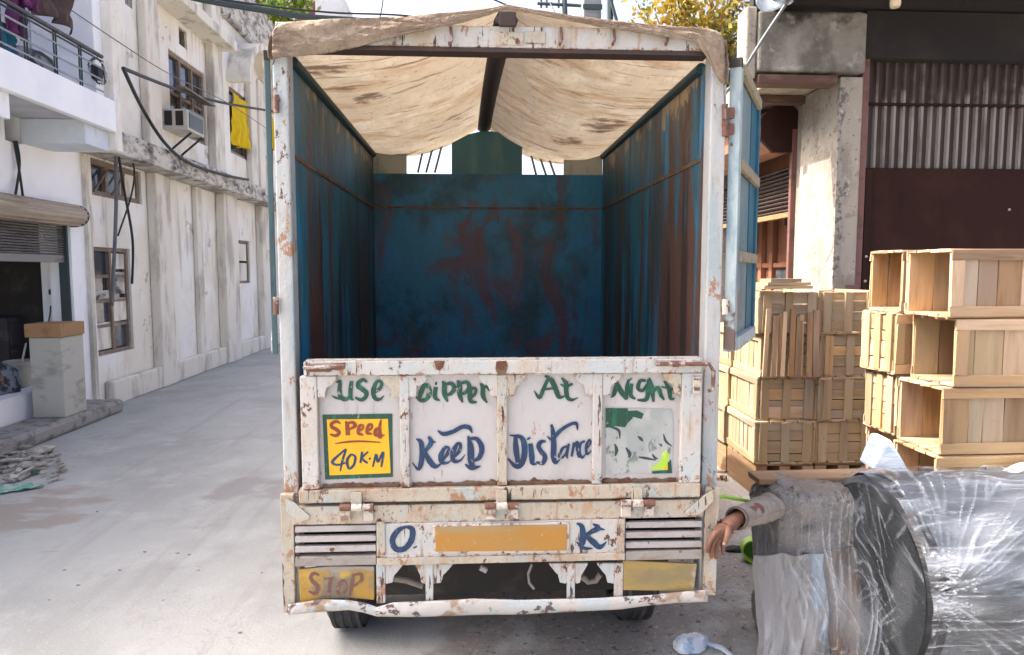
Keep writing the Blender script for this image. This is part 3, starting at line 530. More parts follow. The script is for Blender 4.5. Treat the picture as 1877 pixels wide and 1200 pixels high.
strokes('lettering', 'green', [
 [(516,296,8),(544,286,22),(540,370,28),(556,418,28),(596,432,24),(626,404,18)], [(476,402,5),(512,420,14),(552,428,12)], [(640,282,24),(630,370,28),(634,422,22),(660,438,5)],
 [(765,290,14),(735,272,20),(700,290,26),(692,322,28),(725,348,30),(760,378,28),(752,415,26),(715,436,22),(668,415,12)],
 [(822,375,18),(868,345,22),(886,305,20),(860,280,18),(832,310,26),(817,370,30),(830,422,26),(868,432,18),(905,402,6)]], *T5, LY, tg)
strokes('lettering', 'green', [
 [(1240,305,26),(1208,375,32),(1196,420,22)], [(1162,405,8),(1200,438,24),(1248,432,26),(1275,380,34),(1262,322,28),(1222,308,8)],
 [(1328,330,26),(1322,415,28),(1362,440,8)], [(1322,298,22),(1338,304,18)],
 [(1378,285,10),(1398,310,30),(1400,390,32),(1425,452,12)], [(1400,312,14),(1455,302,24),(1480,345,28),(1445,388,22),(1402,395,8)],
 [(1500,280,10),(1520,305,30),(1525,395,32),(1548,458,12)], [(1522,305,14),(1580,292,24),(1602,338,28),(1565,380,22),(1526,385,8)],
 [(1602,425,14),(1645,392,20),(1655,348,20),(1622,345,18),(1606,400,30),(1617,450,26),(1665,455,10)],
 [(1692,300,12),(1712,335,28),(1715,405,30),(1748,460,10)], [(1712,338,12),(1748,328,24),(1772,362,14)]], *T5, LY, tg)
strokes('lettering', 'blue_letter', [
 [(1168,775,8),(1205,800,30),(1217,880,34),(1206,980,32),(1182,1022,18),(1138,968,6)], [(1217,905,14),(1262,850,26),(1290,800,32),(1268,755,16)], [(1285,800,28),(1328,800,6)], [(1238,880,20),(1278,955,36),(1325,1000,28),(1375,975,6)],
 [(1368,960,14),(1418,905,22),(1432,852,20),(1402,848,22),(1370,910,34),(1377,965,26),(1428,968,14),(1455,940,6)],
 [(1466,930,14),(1516,880,22),(1530,822,20),(1502,818,22),(1467,890,34),(1476,955,26),(1528,950,14),(1565,905,6)],
 [(1592,752,14),(1612,850,42),(1614,950,40),(1640,1015,22)], [(1566,980,8),(1620,1012,30),(1695,996,6)], [(1605,772,14),(1665,778,28),(1703,850,34),(1680,930,28),(1622,958,10)],
 [(1343,705,8),(1390,735,26),(1470,715,26),(1540,678,26),(1600,682,28),(1624,728,8)]], *Z5, LY, tg)
sy = -0.0378
sign_o = make(rpoly([(591, 760), (719, 758), (720, 874), (596, 879)], sy - 0.0006, sy), 'painted_sign_border', M['green'], tg)
make(rpoly([(599, 768.5), (711, 767.5), (716, 867), (604, 871)], sy - 0.0014, sy - 0.0007), 'painted_sign_field', M['yellow'], tg)
strokes('lettering', 'red_letter', [
 [(552,650,10),(520,632,20),(482,648,22),(480,675,22),(518,698,24),(542,722,22),(515,748,20),(466,736,10)],
 [(592,630,10),(606,660,26),(612,745,28)], [(606,648,12),(650,640,20),(672,668,22),(622,698,12)],
 [(690,718,10),(730,692,16),(736,665,14),(708,668,20),(696,725,22),(738,742,10)], [(765,715,10),(802,690,16),(808,660,14),(780,664,20),(768,722,22),(808,734,10)],
 [(882,618,10),(870,690,22),(876,772,24)], [(868,685,14),(840,700,22),(836,738,24),(878,748,18),(912,742,6)], [(508,814,6),(600,800,11),(720,794,11),(878,803,7)]], *Z5, sy - 0.0022, tg)
strokes('lettering', 'blue_letter', [
 [(598,856,12),(545,900,14),(485,962,20),(530,986,14),(600,966,10)], [(598,858,12),(568,950,16),(550,1038,8)],
 [(640,898,14),(606,948,18),(620,1015,16),(660,985,16),(672,922,16),(640,898,10)], [(728,878,14),(714,972,14)], [(778,878,10),(728,930,14),(772,972,14)], [(785,930,14)],
 [(815,1003,10),(842,902,16),(856,962,14),(900,882,16),(884,1003,12)]], *Z5, sy - 0.0022, tg)
strokes('lettering', 'green', [
 [(462,250,18),(422,340,24),(388,412,24),(346,358,6)], [(430,240,10),(480,268,30),(520,350,32),(545,408,26),(590,402,6)], [(405,352,12),(510,336,16)],
 [(565,255,10),(602,300,30),(602,360,30),(615,415,26),(650,432,18),(698,412,5)], [(555,305,8),(600,322,18),(655,302,14)]], *T6, LY, tg)
strokes('lettering', 'green', [
 [(1008,285,12),(1000,330,26),(985,385,26),(960,412,8)], [(1000,285,26),(1040,360,34),(1090,425,26)], [(1104,268,14),(1088,340,24),(1090,428,12)],
 [(1128,300,22),(1118,390,28),(1158,425,10)], [(1116,262,20),(1124,270,20)],
 [(1240,278,16),(1196,280,22),(1178,335,26),(1212,358,20),(1252,310,20)], [(1258,268,18),(1258,370,28),(1240,430,24),(1172,432,12)],
 [(1268,255,12),(1290,340,30),(1302,448,14)], [(1296,372,12),(1338,334,24),(1360,390,26),(1388,432,10)],
 [(1385,280,10),(1425,340,28),(1440,420,22),(1475,418,6)], [(1365,326,8),(1478,352,16)]], *T6, LY, tg)
strokes('lettering', 'blue_letter', [
 [(195,735,22),(200,840,36),(215,950,30)], [(138,918,8),(190,975,28),(235,972,32),(265,900,36),(265,800,36),(235,745,26),(148,732,6)],
 [(316,798,28),(326,900,34),(332,955,26),(368,962,6)], [(298,752,26),(306,764,22)],
 [(440,782,12),(405,782,24),(380,815,28),(400,860,30),(432,905,30),(412,955,26),(362,945,10)],
 [(483,645,14),(495,700,26),(502,800,34),(500,900,34),(516,950,24),(556,922,5)], [(448,738,6),(490,762,22),(560,690,24),(640,642,20),(684,640,22),(692,692,6)],
 [(612,818,12),(572,838,18),(548,898,22),(578,905,14),(610,850,10)], [(624,798,14),(606,880,20),(614,918,8)],
 [(664,788,16),(646,902,16)], [(650,850,8),(690,786,20),(692,860,20),(702,912,8)], [(752,778,12),(716,800,18),(706,870,22),(730,910,16),(762,872,6)],
 [(760,850,8),(796,795,12),(786,768,12),(762,820,18),(768,882,16),(804,852,5)]], *Z6, LY, tg)
# what is left of a scraped sticker
sticker = make(rpoly([(1109, 750), (1160, 748), (1232, 750), (1234, 800), (1231, 868), (1170, 866), (1110, 870)], LY - 0.0004, LY + 0.001), 'scraped_sticker', M['scraped'], tg)
make(rpoly([(1110, 748), (1150, 748), (1152, 753), (1168, 752), (1180, 758), (1176, 768), (1162, 764), (1150, 776), (1146, 783), (1128, 781), (1110, 784)], LY - 0.0012, LY - 0.0006), 'sticker_remnant', M['green'], tg)
make(rpoly([(1190, 860), (1210, 846), (1214, 830), (1222, 824), (1226, 836), (1225, 862)], LY - 0.0012, LY - 0.0006), 'sticker_remnant', M['sticker_lime'], tg)
make(rpoly([(1194, 864), (1224, 861), (1224, 848), (1230, 842), (1232, 867), (1196, 868)], LY - 0.0020, LY - 0.0013), 'sticker_remnant', M['green'], tg)
make(rpoly([(1217, 855), (1224, 854), (1224, 860), (1217, 860)], LY - 0.0028, LY - 0.0021), 'sticker_remnant', M['sticker_orange'], tg)
for st_ in ([(1175,740,8),(1200,760,20),(1215,780,6)],[(990,800,8),(1005,850,22),(995,900,6)],[(1080,830,10),(1110,880,24),(1100,910,6)],[(1180,905,8),(1240,915,16),(1320,930,6)],[(1380,720,6),(1400,780,16),(1450,820,5)],[(940,660,8),(1020,690,18),(1030,760,5)],[(1290,880,6),(1310,910,16),(1335,920,6)]): strokes('sticker_scratch', 'dark_rail', [st_], *Z6, LY - 0.0009, tg)

# rear skirt ------------------------------------------------------------
sk = tpart(rbox(536, 922, 1290, 955, -0.052, 0.0), 'rear_skirt', 'paint_rusty', bevel=0.003)
tpart(rpoly([(524, 915), (540, 922), (568, 946), (566, 952), (548, 958), (524, 938)], -0.060, -0.0525), 'gusset', 'paint_rusty', sk, bevel=0.002)
tpart(rpoly([(1308, 898), (1290, 908), (1256, 940), (1260, 946), (1284, 944), (1308, 918)], -0.060, -0.0525), 'gusset', 'paint_rusty', sk, bevel=0.002)
nb = tpart(rbox(690, 955.5, 1146, 1018, -0.056, -0.01), 'name_board', 'paint', sk, bevel=0.003)
tpart(rbox(691, 956, 706, 1018, -0.061, -0.0565), 'rusty_edge_strip', 'seam' if False else 'paint_rusty', sk, bevel=0.002)
tpart(rbox(1131, 953, 1145, 1014, -0.061, -0.0565), 'rusty_edge_strip', 'paint_rusty', sk, bevel=0.002)
tpart(rpoly([(793, 964), (800, 961), (1040, 957), (1044, 961), (1043, 1010), (1038, 1013), (800, 1015), (795, 1012)], -0.062, -0.0565), 'plate_rim', 'hinge_pale', sk, bevel=0.002)
tpart(rpoly([(797, 966), (1039, 961), (1039, 1009), (799, 1011)], -0.065, -0.0622), 'number_plate', 'plate', sk, bevel=0.001)
strokes('lettering', 'blue_letter', [[(1052,322,14),(985,352,32),(940,425,36),(965,495,36),(1035,495,34),(1090,425,36),(1096,345,34),(1052,322,20)], [(1116,478,26),(1122,488,22)]], *Z7, -0.0575, sk)
strokes('lettering', 'blue_letter', [[(672,295,10),(715,325,32),(722,430,38),(708,462,20),(668,442,5)], [(685,462,12),(735,492,22),(800,492,5)], [(722,400,18),(790,362,28),(842,330,34),(800,300,8)], [(836,336,28),(894,345,5)], [(748,398,22),(800,440,38),(855,482,30),(908,440,4)]], *Z8, -0.0575, sk)
# slatted side vents
def vent(pxa, pxb, ytop, tilt):
    for k in range(3):
        y0 = ytop + 8 + k * 18.5
        tpart(rpoly([(pxa, y0 + tilt), (pxb, y0 - 1), (pxb, y0 + 10), (pxa, y0 + 11 + tilt)], -0.050, -0.03), 'vent_slat', 'grille', sk, bevel=0.002)
    tpart(rbox(pxa, ytop - 4, pxb, ytop + 70, 0.06, 0.07), 'vent_back', 'chassis', sk, bevel=0)
vent(541, 689, 955, 2); vent(1147, 1287, 948, 1)
tpart(rbox(541, 1020, 690, 1037, -0.056, -0.01), 'lower_bar', 'dirty_sill', sk, bevel=0.003)
tpart(rbox(1147, 1010, 1287, 1026, -0.056, -0.01), 'lower_bar', 'dirty_sill', sk, bevel=0.003)
tpart(rbox(690.5, 1018.5, 1146, 1032, -0.060, -0.01), 'sill_bar', 'paint_rusty', sk, bevel=0.003)
stp = tpart(rpoly([(547, 1044), (600, 1038), (686, 1038), (686, 1100), (640, 1096), (600, 1098), (550, 1106)], -0.050, -0.035), 'stop_board', 'stop_yellow', sk, bevel=0.003)
strokes('lettering', 'stop_letter', [[(365,705,12),(325,688,20),(298,715,22),(315,755,24),(352,795,24),(335,845,22),(280,830,8)], [(405,732,12),(500,722,16)], [(452,730,20),(435,862,16)],
  [(555,738,18),(515,785,22),(512,838,20),(545,852,18),(572,800,20),(555,738,12)], [(632,692,14),(616,800,20),(604,866,10)], [(620,706,10),(690,696,20),(694,748,20),(628,790,12)]], *Z7, -0.0515, sk)
tpart(rpoly([(1142, 1027), (1278, 1034), (1272, 1084), (1142, 1082)], -0.050, -0.035), 'stop_board', 'stop_yellow_plain', sk, bevel=0.003)
q = X6(934) - X6(933)
for a, b, l_, r_ in ((690, 706, 0, 34), (780, 794, 20, 37), (1040, 1054, 34, 24), (1127, 1142, 33, 0)):
    tpart(rbox(a, 1032.5, b, 1106 if a < 900 else 1100, -0.052, -0.03), 'valance_post', 'paint', sk, bevel=0.002)
    for side, wd in ((-1, l_), (1, r_)):
        if not wd: continue
        e = a if side < 0 else b
        pts = [(e, 1032.5), (e + side * wd, 1032.5), (e + side * wd * 0.95, 1036), (e + side * wd * 0.62, 1050), (e + side * wd * 0.5, 1054), (e + side * wd * 0.4, 1068), (e + side * 2, 1070), (e, 1070)]
        tpart(rpoly(pts, -0.049, -0.036), 'valance_bracket', 'paint', sk, bevel=0.002)
top = [(530, 1107), (590, 1098), (640, 1099), (668, 1104), (692, 1112), (718, 1104), (790, 1101), (870, 1096), (960, 1099), (1040, 1097), (1100, 1095), (1140, 1093), (1190, 1090), (1240, 1085), (1296, 1080)]
bot = [(530, 1128), (590, 1122), (640, 1119), (656, 1124), (672, 1131), (718, 1131), (790, 1131), (870, 1129), (960, 1127), (1040, 1123), (1100, 1119), (1140, 1118), (1190, 1111), (1240, 1106), (1296, 1104)]
def bump_fn(u, v):
    i = u * (len(top) - 1); j = min(int(i), len(top) - 2); t = i - j
    ax, ay = lerp(top[j][0], top[j + 1][0], t), lerp(top[j][1], top[j + 1][1], t); by = lerp(bot[j][1], bot[j + 1][1], t) - 4
    p = PY(ax, lerp(ay, by, v), -0.06)
    p.y = -0.062 - 0.006 * math.sin(math.pi * v) + 0.006 * noise.noise(Vector((u * 9, v, 3)))
    return p
tpart(MB().grid(bump_fn, 70, 6), 'bumper_bar', 'bumper', sk, bevel=0, solid=0.012)
# chassis, axle and wheels
for x in (-0.22, 0.38):
    tpart(MB().box(x - 0.035, x + 0.035, 0.02, 3.6, 0.52, 0.64), 'chassis_rail', 'chassis')
    tpart(MB().tube([(x, 0.15, 0.50), (x, 0.42, 0.40), (x, 0.68, 0.36), (x, 0.95, 0.40), (x, 1.2, 0.50)], 0.028, 8, sx=1.3), 'leaf_spring', 'chassis', bevel=0)
for y in (0.06, 0.5, 1.0, 1.5, 2.0):
    tpart(MB().box(-0.66, 0.83, y, y + 0.06, 0.66, 0.77), 'cross_member', 'chassis')
tpart(MB().box(XL, XR, 0.12, 2.0, 0.775, 0.779), 'bed_underside', 'chassis', bevel=0)
tpart(MB().lathe([(0, 0.04), (0.45, 0.045), (0.55, 0.12), (0.65, 0.135), (0.75, 0.12), (0.85, 0.045), (1.3, 0.04)], (-0.57, 0.68, 0.29), (1, 0, 0), 20), 'rear_axle', 'chassis', bevel=0)
tpart(MB().box(-0.46, 0.62, 0.45, 0.47, 0.225, 0.77), 'added_dark_plate', 'chassis', bevel=0)  # added plate, blocks the bright ground beyond and keeps the underside dark
for xm0, xm1 in ((-0.67, -0.45), (0.61, 0.83)): tpart(MB().box(xm0, xm1, 0.33, 0.345, 0.36, 0.77), 'mud_flap', 'chassis', bevel=0)
tpart(MB().lathe([(0, 0.10), (0, 0.13), (0.02, 0.16), (0.12, 0.16), (0.14, 0.14), (0.14, 0.10)], (0.1, 0.18, 0.57), (0, 0, 1), 28), 'spare_wheel', 'rubber', bevel=0)
tpart(MB().tube([PY(975, 1034, 0.1), PY(968, 1052, 0.1), PY(970, 1068, 0.1), PY(979, 1079, 0.1)], 0.0055, 6), 'dangling_cable', 'grille', bevel=0)
tpart(MB().tube([PY(880, 1040, 0.02), PY(892, 1046, 0.02)], 0.011, 8), 'plug_end', 'grille', bevel=0)
tpart(MB().tube([PY(1066, 1056, 0.15), PY(1078, 1066, 0.15), PY(1092, 1064, 0.15), PY(1100, 1052, 0.15)], 0.012, 8), 'brake_hose', 'dirty_sill', bevel=0)
tpart(MB().tube([PY(706, 1058, 0.2), PY(745, 1064, 0.2), PY(775, 1074, 0.2)], 0.012, 8), 'exhaust_pipe', 'dirty_sill', bevel=0)
def wheel(x0, x1, y, r=0.292):
    t = MB().lathe([(0, r * .62), (0.01, r * .86), (0.03, r * .96), (0.05, r), (x1 - x0 - 0.05, r), (x1 - x0 - 0.03, r * .96), (x1 - x0 - 0.01, r * .86), (x1 - x0, r * .62), (x1 - x0 - 0.03, r * .6), (0.03, r * .6), (0, r * .62)], (x0, y, r), (1, 0, 0), 40)
    t = tpart(t, 'wheel', 'rubber', bevel=0)
    xm = x0 if x0 < 0 else x1; s_ = 1 if x0 < 0 else -1
    tpart(MB().lathe([(0.02, 0.001), (0.02, r * .25), (0.05, r * .3), (0.05, r * .5), (0.025, r * .6), (0.03, r * .62), (0.13, r * .6), (0.13, 0.001)], (xm, y, r), (s_, 0, 0), 28), 'rim', 'chassis', t, bevel=0)
    for k in range(4):
        xx = lerp(x0 + 0.045, x1 - 0.045, k / 3)
        tpart(MB().lathe([(-0.004, r + 0.0005), (-0.004, r + 0.005), (0.012, r + 0.005), (0.012, r + 0.0005)], (xx - 0.004, y, r), (1, 0, 0), 40), 'tread_rib', 'rubber', t, bevel=0)
for a, b, y in ((-0.675, -0.475, 0.68), (0.635, 0.835, 0.68), (-0.66, -0.5, 2.95), (0.66, 0.82, 2.95)): wheel(a, b, y)
# cab in front of the load bed
cb = tpart(MB().prism([(-0.62, 2.12, 0.45), (-0.62, 3.55, 0.45), (-0.62, 3.62, 0.9), (-0.62, 3.52, 1.15), (-0.62, 3.2, 1.78), (-0.62, 3.0, 1.86), (-0.62, 2.12, 1.86)], (1.40, 0, 0)), 'cab', 'cab', bevel=0.03)
for x in (-0.623, 0.783):
    tpart(MB().prism([(x - 0.002, 2.3, 1.2), (x - 0.002, 3.35, 1.2), (x - 0.002, 3.1, 1.7), (x - 0.002, 2.3, 1.72)], (0.004, 0, 0)), 'side_window', 'glass', cb, bevel=0)
tpart(MB().prism([(-0.52, 3.525, 1.18), (0.68, 3.525, 1.18), (0.66, 3.235, 1.75), (-0.50, 3.235, 1.75)], (0, 0.006, 0.004)), 'windscreen', 'glass', cb, bevel=0)

# swung-out rear doors ---------------------------------------------------
def swing_door(hx, hy, ang, width, z0, z1, face, pal, th=1.0):
    d = Vector((math.sin(ang), math.cos(ang), 0)); nrm = Vector((math.cos(ang), -math.sin(ang), 0)) * face
    o = Vector((hx, hy, 0))
    def slab(a, b, za, zb, t0, t1):
        pts = [o + d * a + nrm * t0 + Vector((0, 0, za)), o + d * b + nrm * t0 + Vector((0, 0, za)), o + d * b + nrm * t0 + Vector((0, 0, zb)), o + d * a + nrm * t0 + Vector((0, 0, zb))]
        return MB().prism([p + nrm * (t0 * th - t0) for p in pts], nrm * (t1 - t0) * th)
    root = tpart(slab(0.012, width - 0.002, z0 + 0.02, z1 - 0.012, -0.004, 0.004), 'rear_door', pal[0], bevel=0)
    tpart(slab(0, 0.055, z0, z1, -0.018, 0.022), 'door_stile', pal[1], root, bevel=0.003)
    tpart(slab(width - 0.05, width, z0 + 0.001, z1 - 0.001, -0.017, 0.02), 'door_stile', pal[2], root, bevel=0.003)
    tpart(slab(width * 0.66, width - 0.051, z0 + 0.02, z1 - 0.02, 0.0045, 0.008), 'colour_strip', pal[2], root, bevel=0)
    for k, zz in enumerate((z0, z0 + (z1 - z0) * 0.315, z0 + (z1 - z0) * 0.635, z1 - 0.045)):
        tpart(slab(0.0565, width - 0.0515, zz, zz + (0.05 if k in (0,) else 0.042), 0.009 if 0 < k else -0.016, 0.030), 'door_rail', 'door_wood' if k else 'door_edge', root, bevel=0.004)
    tpart(slab(-0.004, 0.03, z1 - 0.03, z1 + 0.003, -0.02, 0.024), 'corner_cap', 'chassis', root, bevel=0.002)
    return root
dz0, dz1 = PY(1340, 645, -0.02).z, PY(1345, 106, -0.02).z
dr = swing_door(0.938, -0.012, math.radians(28.5), 0.71, dz0, dz1, 1, ('door_blue', 'door_edge', 'door_deep'))
for py in (205, 235, 562):
    tpart(MB().tube([PY(1329, py - 14, -0.03), PY(1329, py + 14, -0.03)], 0.011, 10), 'door_hinge', 'hinge' if py < 500 else 'hinge_pale', dr, bevel=0)
    tpart(MB().box(0.9055, 0.937, -0.022, 0.004, PY(1329, py + 10, -0.03).z, PY(1329, py - 10, -0.03).z), 'hinge_leaf', 'hinge', dr)
dl = swing_door(-0.714, -0.006, math.radians(-16.0), 0.71, dz0, dz1, -1, ('tealpost', 'tealpost', 'tealpost'), 0.5)
for py in (190, 560):
    tpart(MB().tube([PY(506, py - 16, -0.03), PY(506, py + 16, -0.03)], 0.010, 10), 'door_hinge', 'hinge', dl, bevel=0)

# canvas ----------------------------------------------------------------
tarp = thing('tarpaulin', 'stained tan canvas stretched over the truck roof, sagging inside', 'tarpaulin', (0.08, 1.0, 2.4))
RT = [(500, 62, 104), (505, 50, 106), (520, 41, 104), (555, 38, 101), (600, 36, 95), (640, 35, 88), (700, 32, 73), (760, 29, 59), (850, 21, 39), (905, 14, 22), (930, 9, 14), (960, 14, 20), (1000, 21, 28), (1060, 30, 39), (1100, 35, 47), (1150, 41, 55), (1200, 46, 63), (1250, 50, 70), (1275, 52, 76), (1296, 53, 104), (1312, 57, 132), (1322, 62, 150), (1327, 72, 152)]
YT = -0.05
RP = [(PY(a, b, YT).x, PY(a, b, YT).z, PY(a, c, YT - 0.012).z) for a, b, c in RT]
prof_top = [(x, z) for x, z, _ in RP]; prof_bot = [(x, z) for x, _, z in RP]
x0t, x1t = RP[0][0], RP[-1][0]
xra, xrb = PY(930, 10, YT).x, PY(887, 235, YF).x
def roof_fn(u, v):
    t = v; y = lerp(YT, YF + 0.12, t)
    x = lerp(x0t, x1t, u); xr = lerp(xra, xrb, t)
    zr = pl(x, prof_top)
    zl, zrd = 2.425, 2.622 + 0.03 * math.sin(math.pi * t)
    if x < xr:
        s_ = max(0, min(1, (x + 0.71) / (xr + 0.71))); sag = lerp(0.05, 0.075, t)
    else:
        s_ = max(0, min(1, (0.875 - x) / (0.875 - xr))); sag = lerp(0.05, 0.115, t)
    zz = lerp(zl, zrd, s_) - sag * 4 * s_ * (1 - s_) - 0.02 * (4 * s_ * (1 - s_)) * sm((t - 0.8) / 0.2)
    k = 4 * s_ * (1 - s_)
    zz += k * (0.016 * noise.noise(Vector((x * 2.2, y * 5.0 + 0.6 * k, 1))) + 0.009 * noise.noise(Vector((x * 4, y * 13 + k, 7))) + 0.005 * noise.noise(Vector((x * 14, y * 9, 4))) - 0.012 * abs(noise.noise(Vector((x * 1.7 + 3, y * 9 - 1.2 * k, 11)))) - 0.008 * abs(noise.noise(Vector((x * 3.1, y * 21 + k, 17)))))
    if x < -0.715: zz -= sm((-0.715 - x) / 0.05) * 0.06
    if x > 0.88: zz -= sm((x - 0.88) / 0.03) * 0.12
    w_ = sm(t / 0.10)
    return (x, y, lerp(zr, zz, w_) + 0.0)
make(MB().grid(roof_fn, 170, 150), 'roof_sheet', M['canvas'], tarp)
def flap_fn(u, v):
    x = lerp(x0t, x1t, u); a, b = pl(x, prof_top), pl(x, prof_bot)
    k = min(1.0, abs(a - b) / 0.06)
    y = YT - 0.001 - 0.007 * math.sin(v * 2.6) * k - 0.010 * k * noise.noise(Vector((x * 6 + v * 1.5, v * 2.5, 5))) - 0.012 * k * abs(noise.noise(Vector((x * 15 - v * 4, v * 3.5, 2)))) - 0.005 * k * abs(noise.noise(Vector((x * 40 + v * 12, v * 9, 8))))
    return (x, y, lerp(a, b, v))
make(MB().grid(flap_fn, 260, 14), 'rear_flap', M['canvas_out'], tarp, solid=0.004)
def cheek(x, ya, sg, zlow):
    def fn(u, v):
        y = lerp(YT, ya, u); zt_ = lerp(pl(x, prof_top), 2.42, sm(u / 0.25)); zb_ = lerp(zlow, 2.33, sm(u / 0.3)) + 0.012 * math.sin(u * 21)
        return (x + sg * (0.006 + 0.010 * v + 0.006 * math.sin(u * 30 + v * 3)), y, lerp(zt_, zb_, v))
    make(MB().grid(fn, 60, 6), 'side_flap', M['canvas_out'], tarp, solid=0.004)
cheek(x0t, YF + 0.1, -1, RP[0][2]); cheek(x1t, YF + 0.1, 1, RP[-1][2])
for a, b in (((503, 104), (500, 118)), ((1326, 150), (1331, 240))):
    make(MB().tube([PY(*a, -0.055), PY((a[0] + b[0]) / 2 + 1, (a[1] + b[1]) / 2, -0.05), PY(*b, -0.03)], 0.003, 6), 'tie_cord', M['rope'], tarp)
# ------------------------------------------------------------------ left side of the street
def wallx(name, mat, parent, X, y0, y1, z0, z1, holes, depth, sgn):   # upright sheet facing sgn*x with real openings and reveals
    ys = sorted({y0, y1, *[h[0] for h in holes], *[h[1] for h in holes]}); zs = sorted({z0, z1, *[h[2] for h in holes], *[h[3] for h in holes]})
    mb = MB(); idx = {}
    def V(y, z, d=0):
        k = (round(y, 4), round(z, 4), d)
        if k not in idx: idx[k] = len(mb.v); mb.v.append(Vector((X - sgn * d * depth, y, z)))
        return idx[k]
    def inh(y, z): return any(h[0] < y < h[1] and h[2] < z < h[3] for h in holes)
    for a, b in zip(ys, ys[1:]):
        for c, d in zip(zs, zs[1:]):
            if not inh((a + b) / 2, (c + d) / 2): mb.f.append([V(a, c), V(b, c), V(b, d), V(a, d)])
    for h in holes:
        hy = [y for y in ys if h[0] <= y <= h[1]]; hz = [z for z in zs if h[2] <= z <= h[3]]
        for a, b in zip(hy, hy[1:]):
            for z in (h[2], h[3]): mb.f.append([V(a, z), V(b, z), V(b, z, 1), V(a, z, 1)])
        for c, d in zip(hz, hz[1:]):
            for y in (h[0], h[1]): mb.f.append([V(y, c), V(y, d), V(y, d, 1), V(y, c, 1)])
    return make(mb, name, mat, parent)
XC = -4.55
def fy(px, X=XC, py=400): return PX(px, py, X).y
def fz(px, py, X=XC): return PX(px, py, X).z
def rect(px0, px1, pt, pb, X=XC):                       # opening from left edge px0 (top pt, bottom pb) to right edge px1
    return (fy(px0, X, (pt + pb) / 2), fy(px1, X, (pt + pb) / 2), fz(px0, pb, X), fz(px0, pt, X))

cream = thing('cream_building', 'cream plastered two-storey building with stained ledge and yellow cloths in its windows', 'building', (-4.6, 10, 0))
Y0C, Y1C, ZTC = fy(166), 34.0, 7.1
H_ac = rect(311, 376, 90, 236); H_vent = rect(328, 342, 47, 80); H_y1 = rect(421, 452, 158, 278); H_y2 = rect(488, 500, 203, 292)
H_gw = rect(167, 258, 288, 356); H_low = rect(176, 242, 452, 655); H_low2 = rect(427, 458, 438, 520); H_far = (16.5, 17.6, 3.9, 5.3)
cw = wallx('wall', M['cream_wall'], cream, XC, Y0C, Y1C, 0.0, ZTC, [H_ac, H_vent, H_y1, H_y2, H_gw, H_low, H_low2, H_far], 0.22, 1)
make(MB().box(XC - 0.3, XC - 0.0015, Y0C - 0.06, Y0C - 0.0005, 0, 6.9), 'corner_return', M['cream_pil'], cream)
make(MB().box(-12, XC - 0.23, Y0C + 0.02, Y1C, ZTC - 0.15, ZTC - 0.01), 'roof', M['concrete'], cream)
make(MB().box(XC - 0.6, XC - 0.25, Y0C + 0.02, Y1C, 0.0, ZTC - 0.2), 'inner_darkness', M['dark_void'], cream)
# parapet band, weathered
make(MB().box(XC + 0.002, XC + 0.10, Y0C, Y1C, 6.25, ZTC + 0.05), 'parapet', M['mold_edge'], cream, bevel=0.02)
# pilasters, upper and lower storey
zl0, zl1 = 3.02, 3.29
for px0, px1, z0, z1, pr in ((266, 290, zl1, 6.24, 0.12), (386, 403, zl1, 6.24, 0.14), (455, 466, zl1, 5.6, 0.12), (470, 482, zl1, 5.6, 0.12), (270, 297, 0.0, zl0, 0.14), (395, 420, 0.0, zl0, 0.16), (468, 482, 0.0, zl0, 0.14), (352, 362, 0.0, zl0, 0.08)):
    make(MB().box(XC + 0.003, XC + pr, fy(px0), fy(px1), z0 + 0.002, z1 - 0.002), 'pilaster', M['cream_pil'], cream, bevel=0.015)
# ledge between the storeys
make(MB().box(XC + 0.003, XC + 0.42, fy(213, XC + 0.42, 270), Y1C, zl0, zl1), 'ledge', M['mold_edge'], cream, bevel=0.015)
# straight shade over the big window, arched hoods farther on
make(MB().box(XC + 0.003, XC + 0.40, fy(300), fy(404), fz(320, 30) - 0.02, fz(320, 30) + 0.14), 'sunshade', M['cream_pil'], cream, bevel=0.015)
def hood(pa, pb, zc):
    ya, yb = fy(pa), fy(pb); cy, r = (ya + yb) / 2, (yb - ya) / 2; pts = []
    for i in range(15):
        t = math.pi * i / 14; pts.append((cy - r * math.cos(t), zc + r * 0.85 * math.sin(t)))
    for i in reversed(range(15)):
        t = math.pi * i / 14; pts.append((cy - (r - 0.13) * math.cos(t), zc + (r * 0.85 - 0.13) * math.sin(t)))
    mb = MB(); n = len(pts)
    mb.prism([Vector((XC + 0.003, a, b)) for a, b in pts], (0.42, 0, 0)); return make(mb, 'arched_hood', M['cream_pil'], cream)
hood(424, 492, 5.15); hood(497, 530, 5.15)
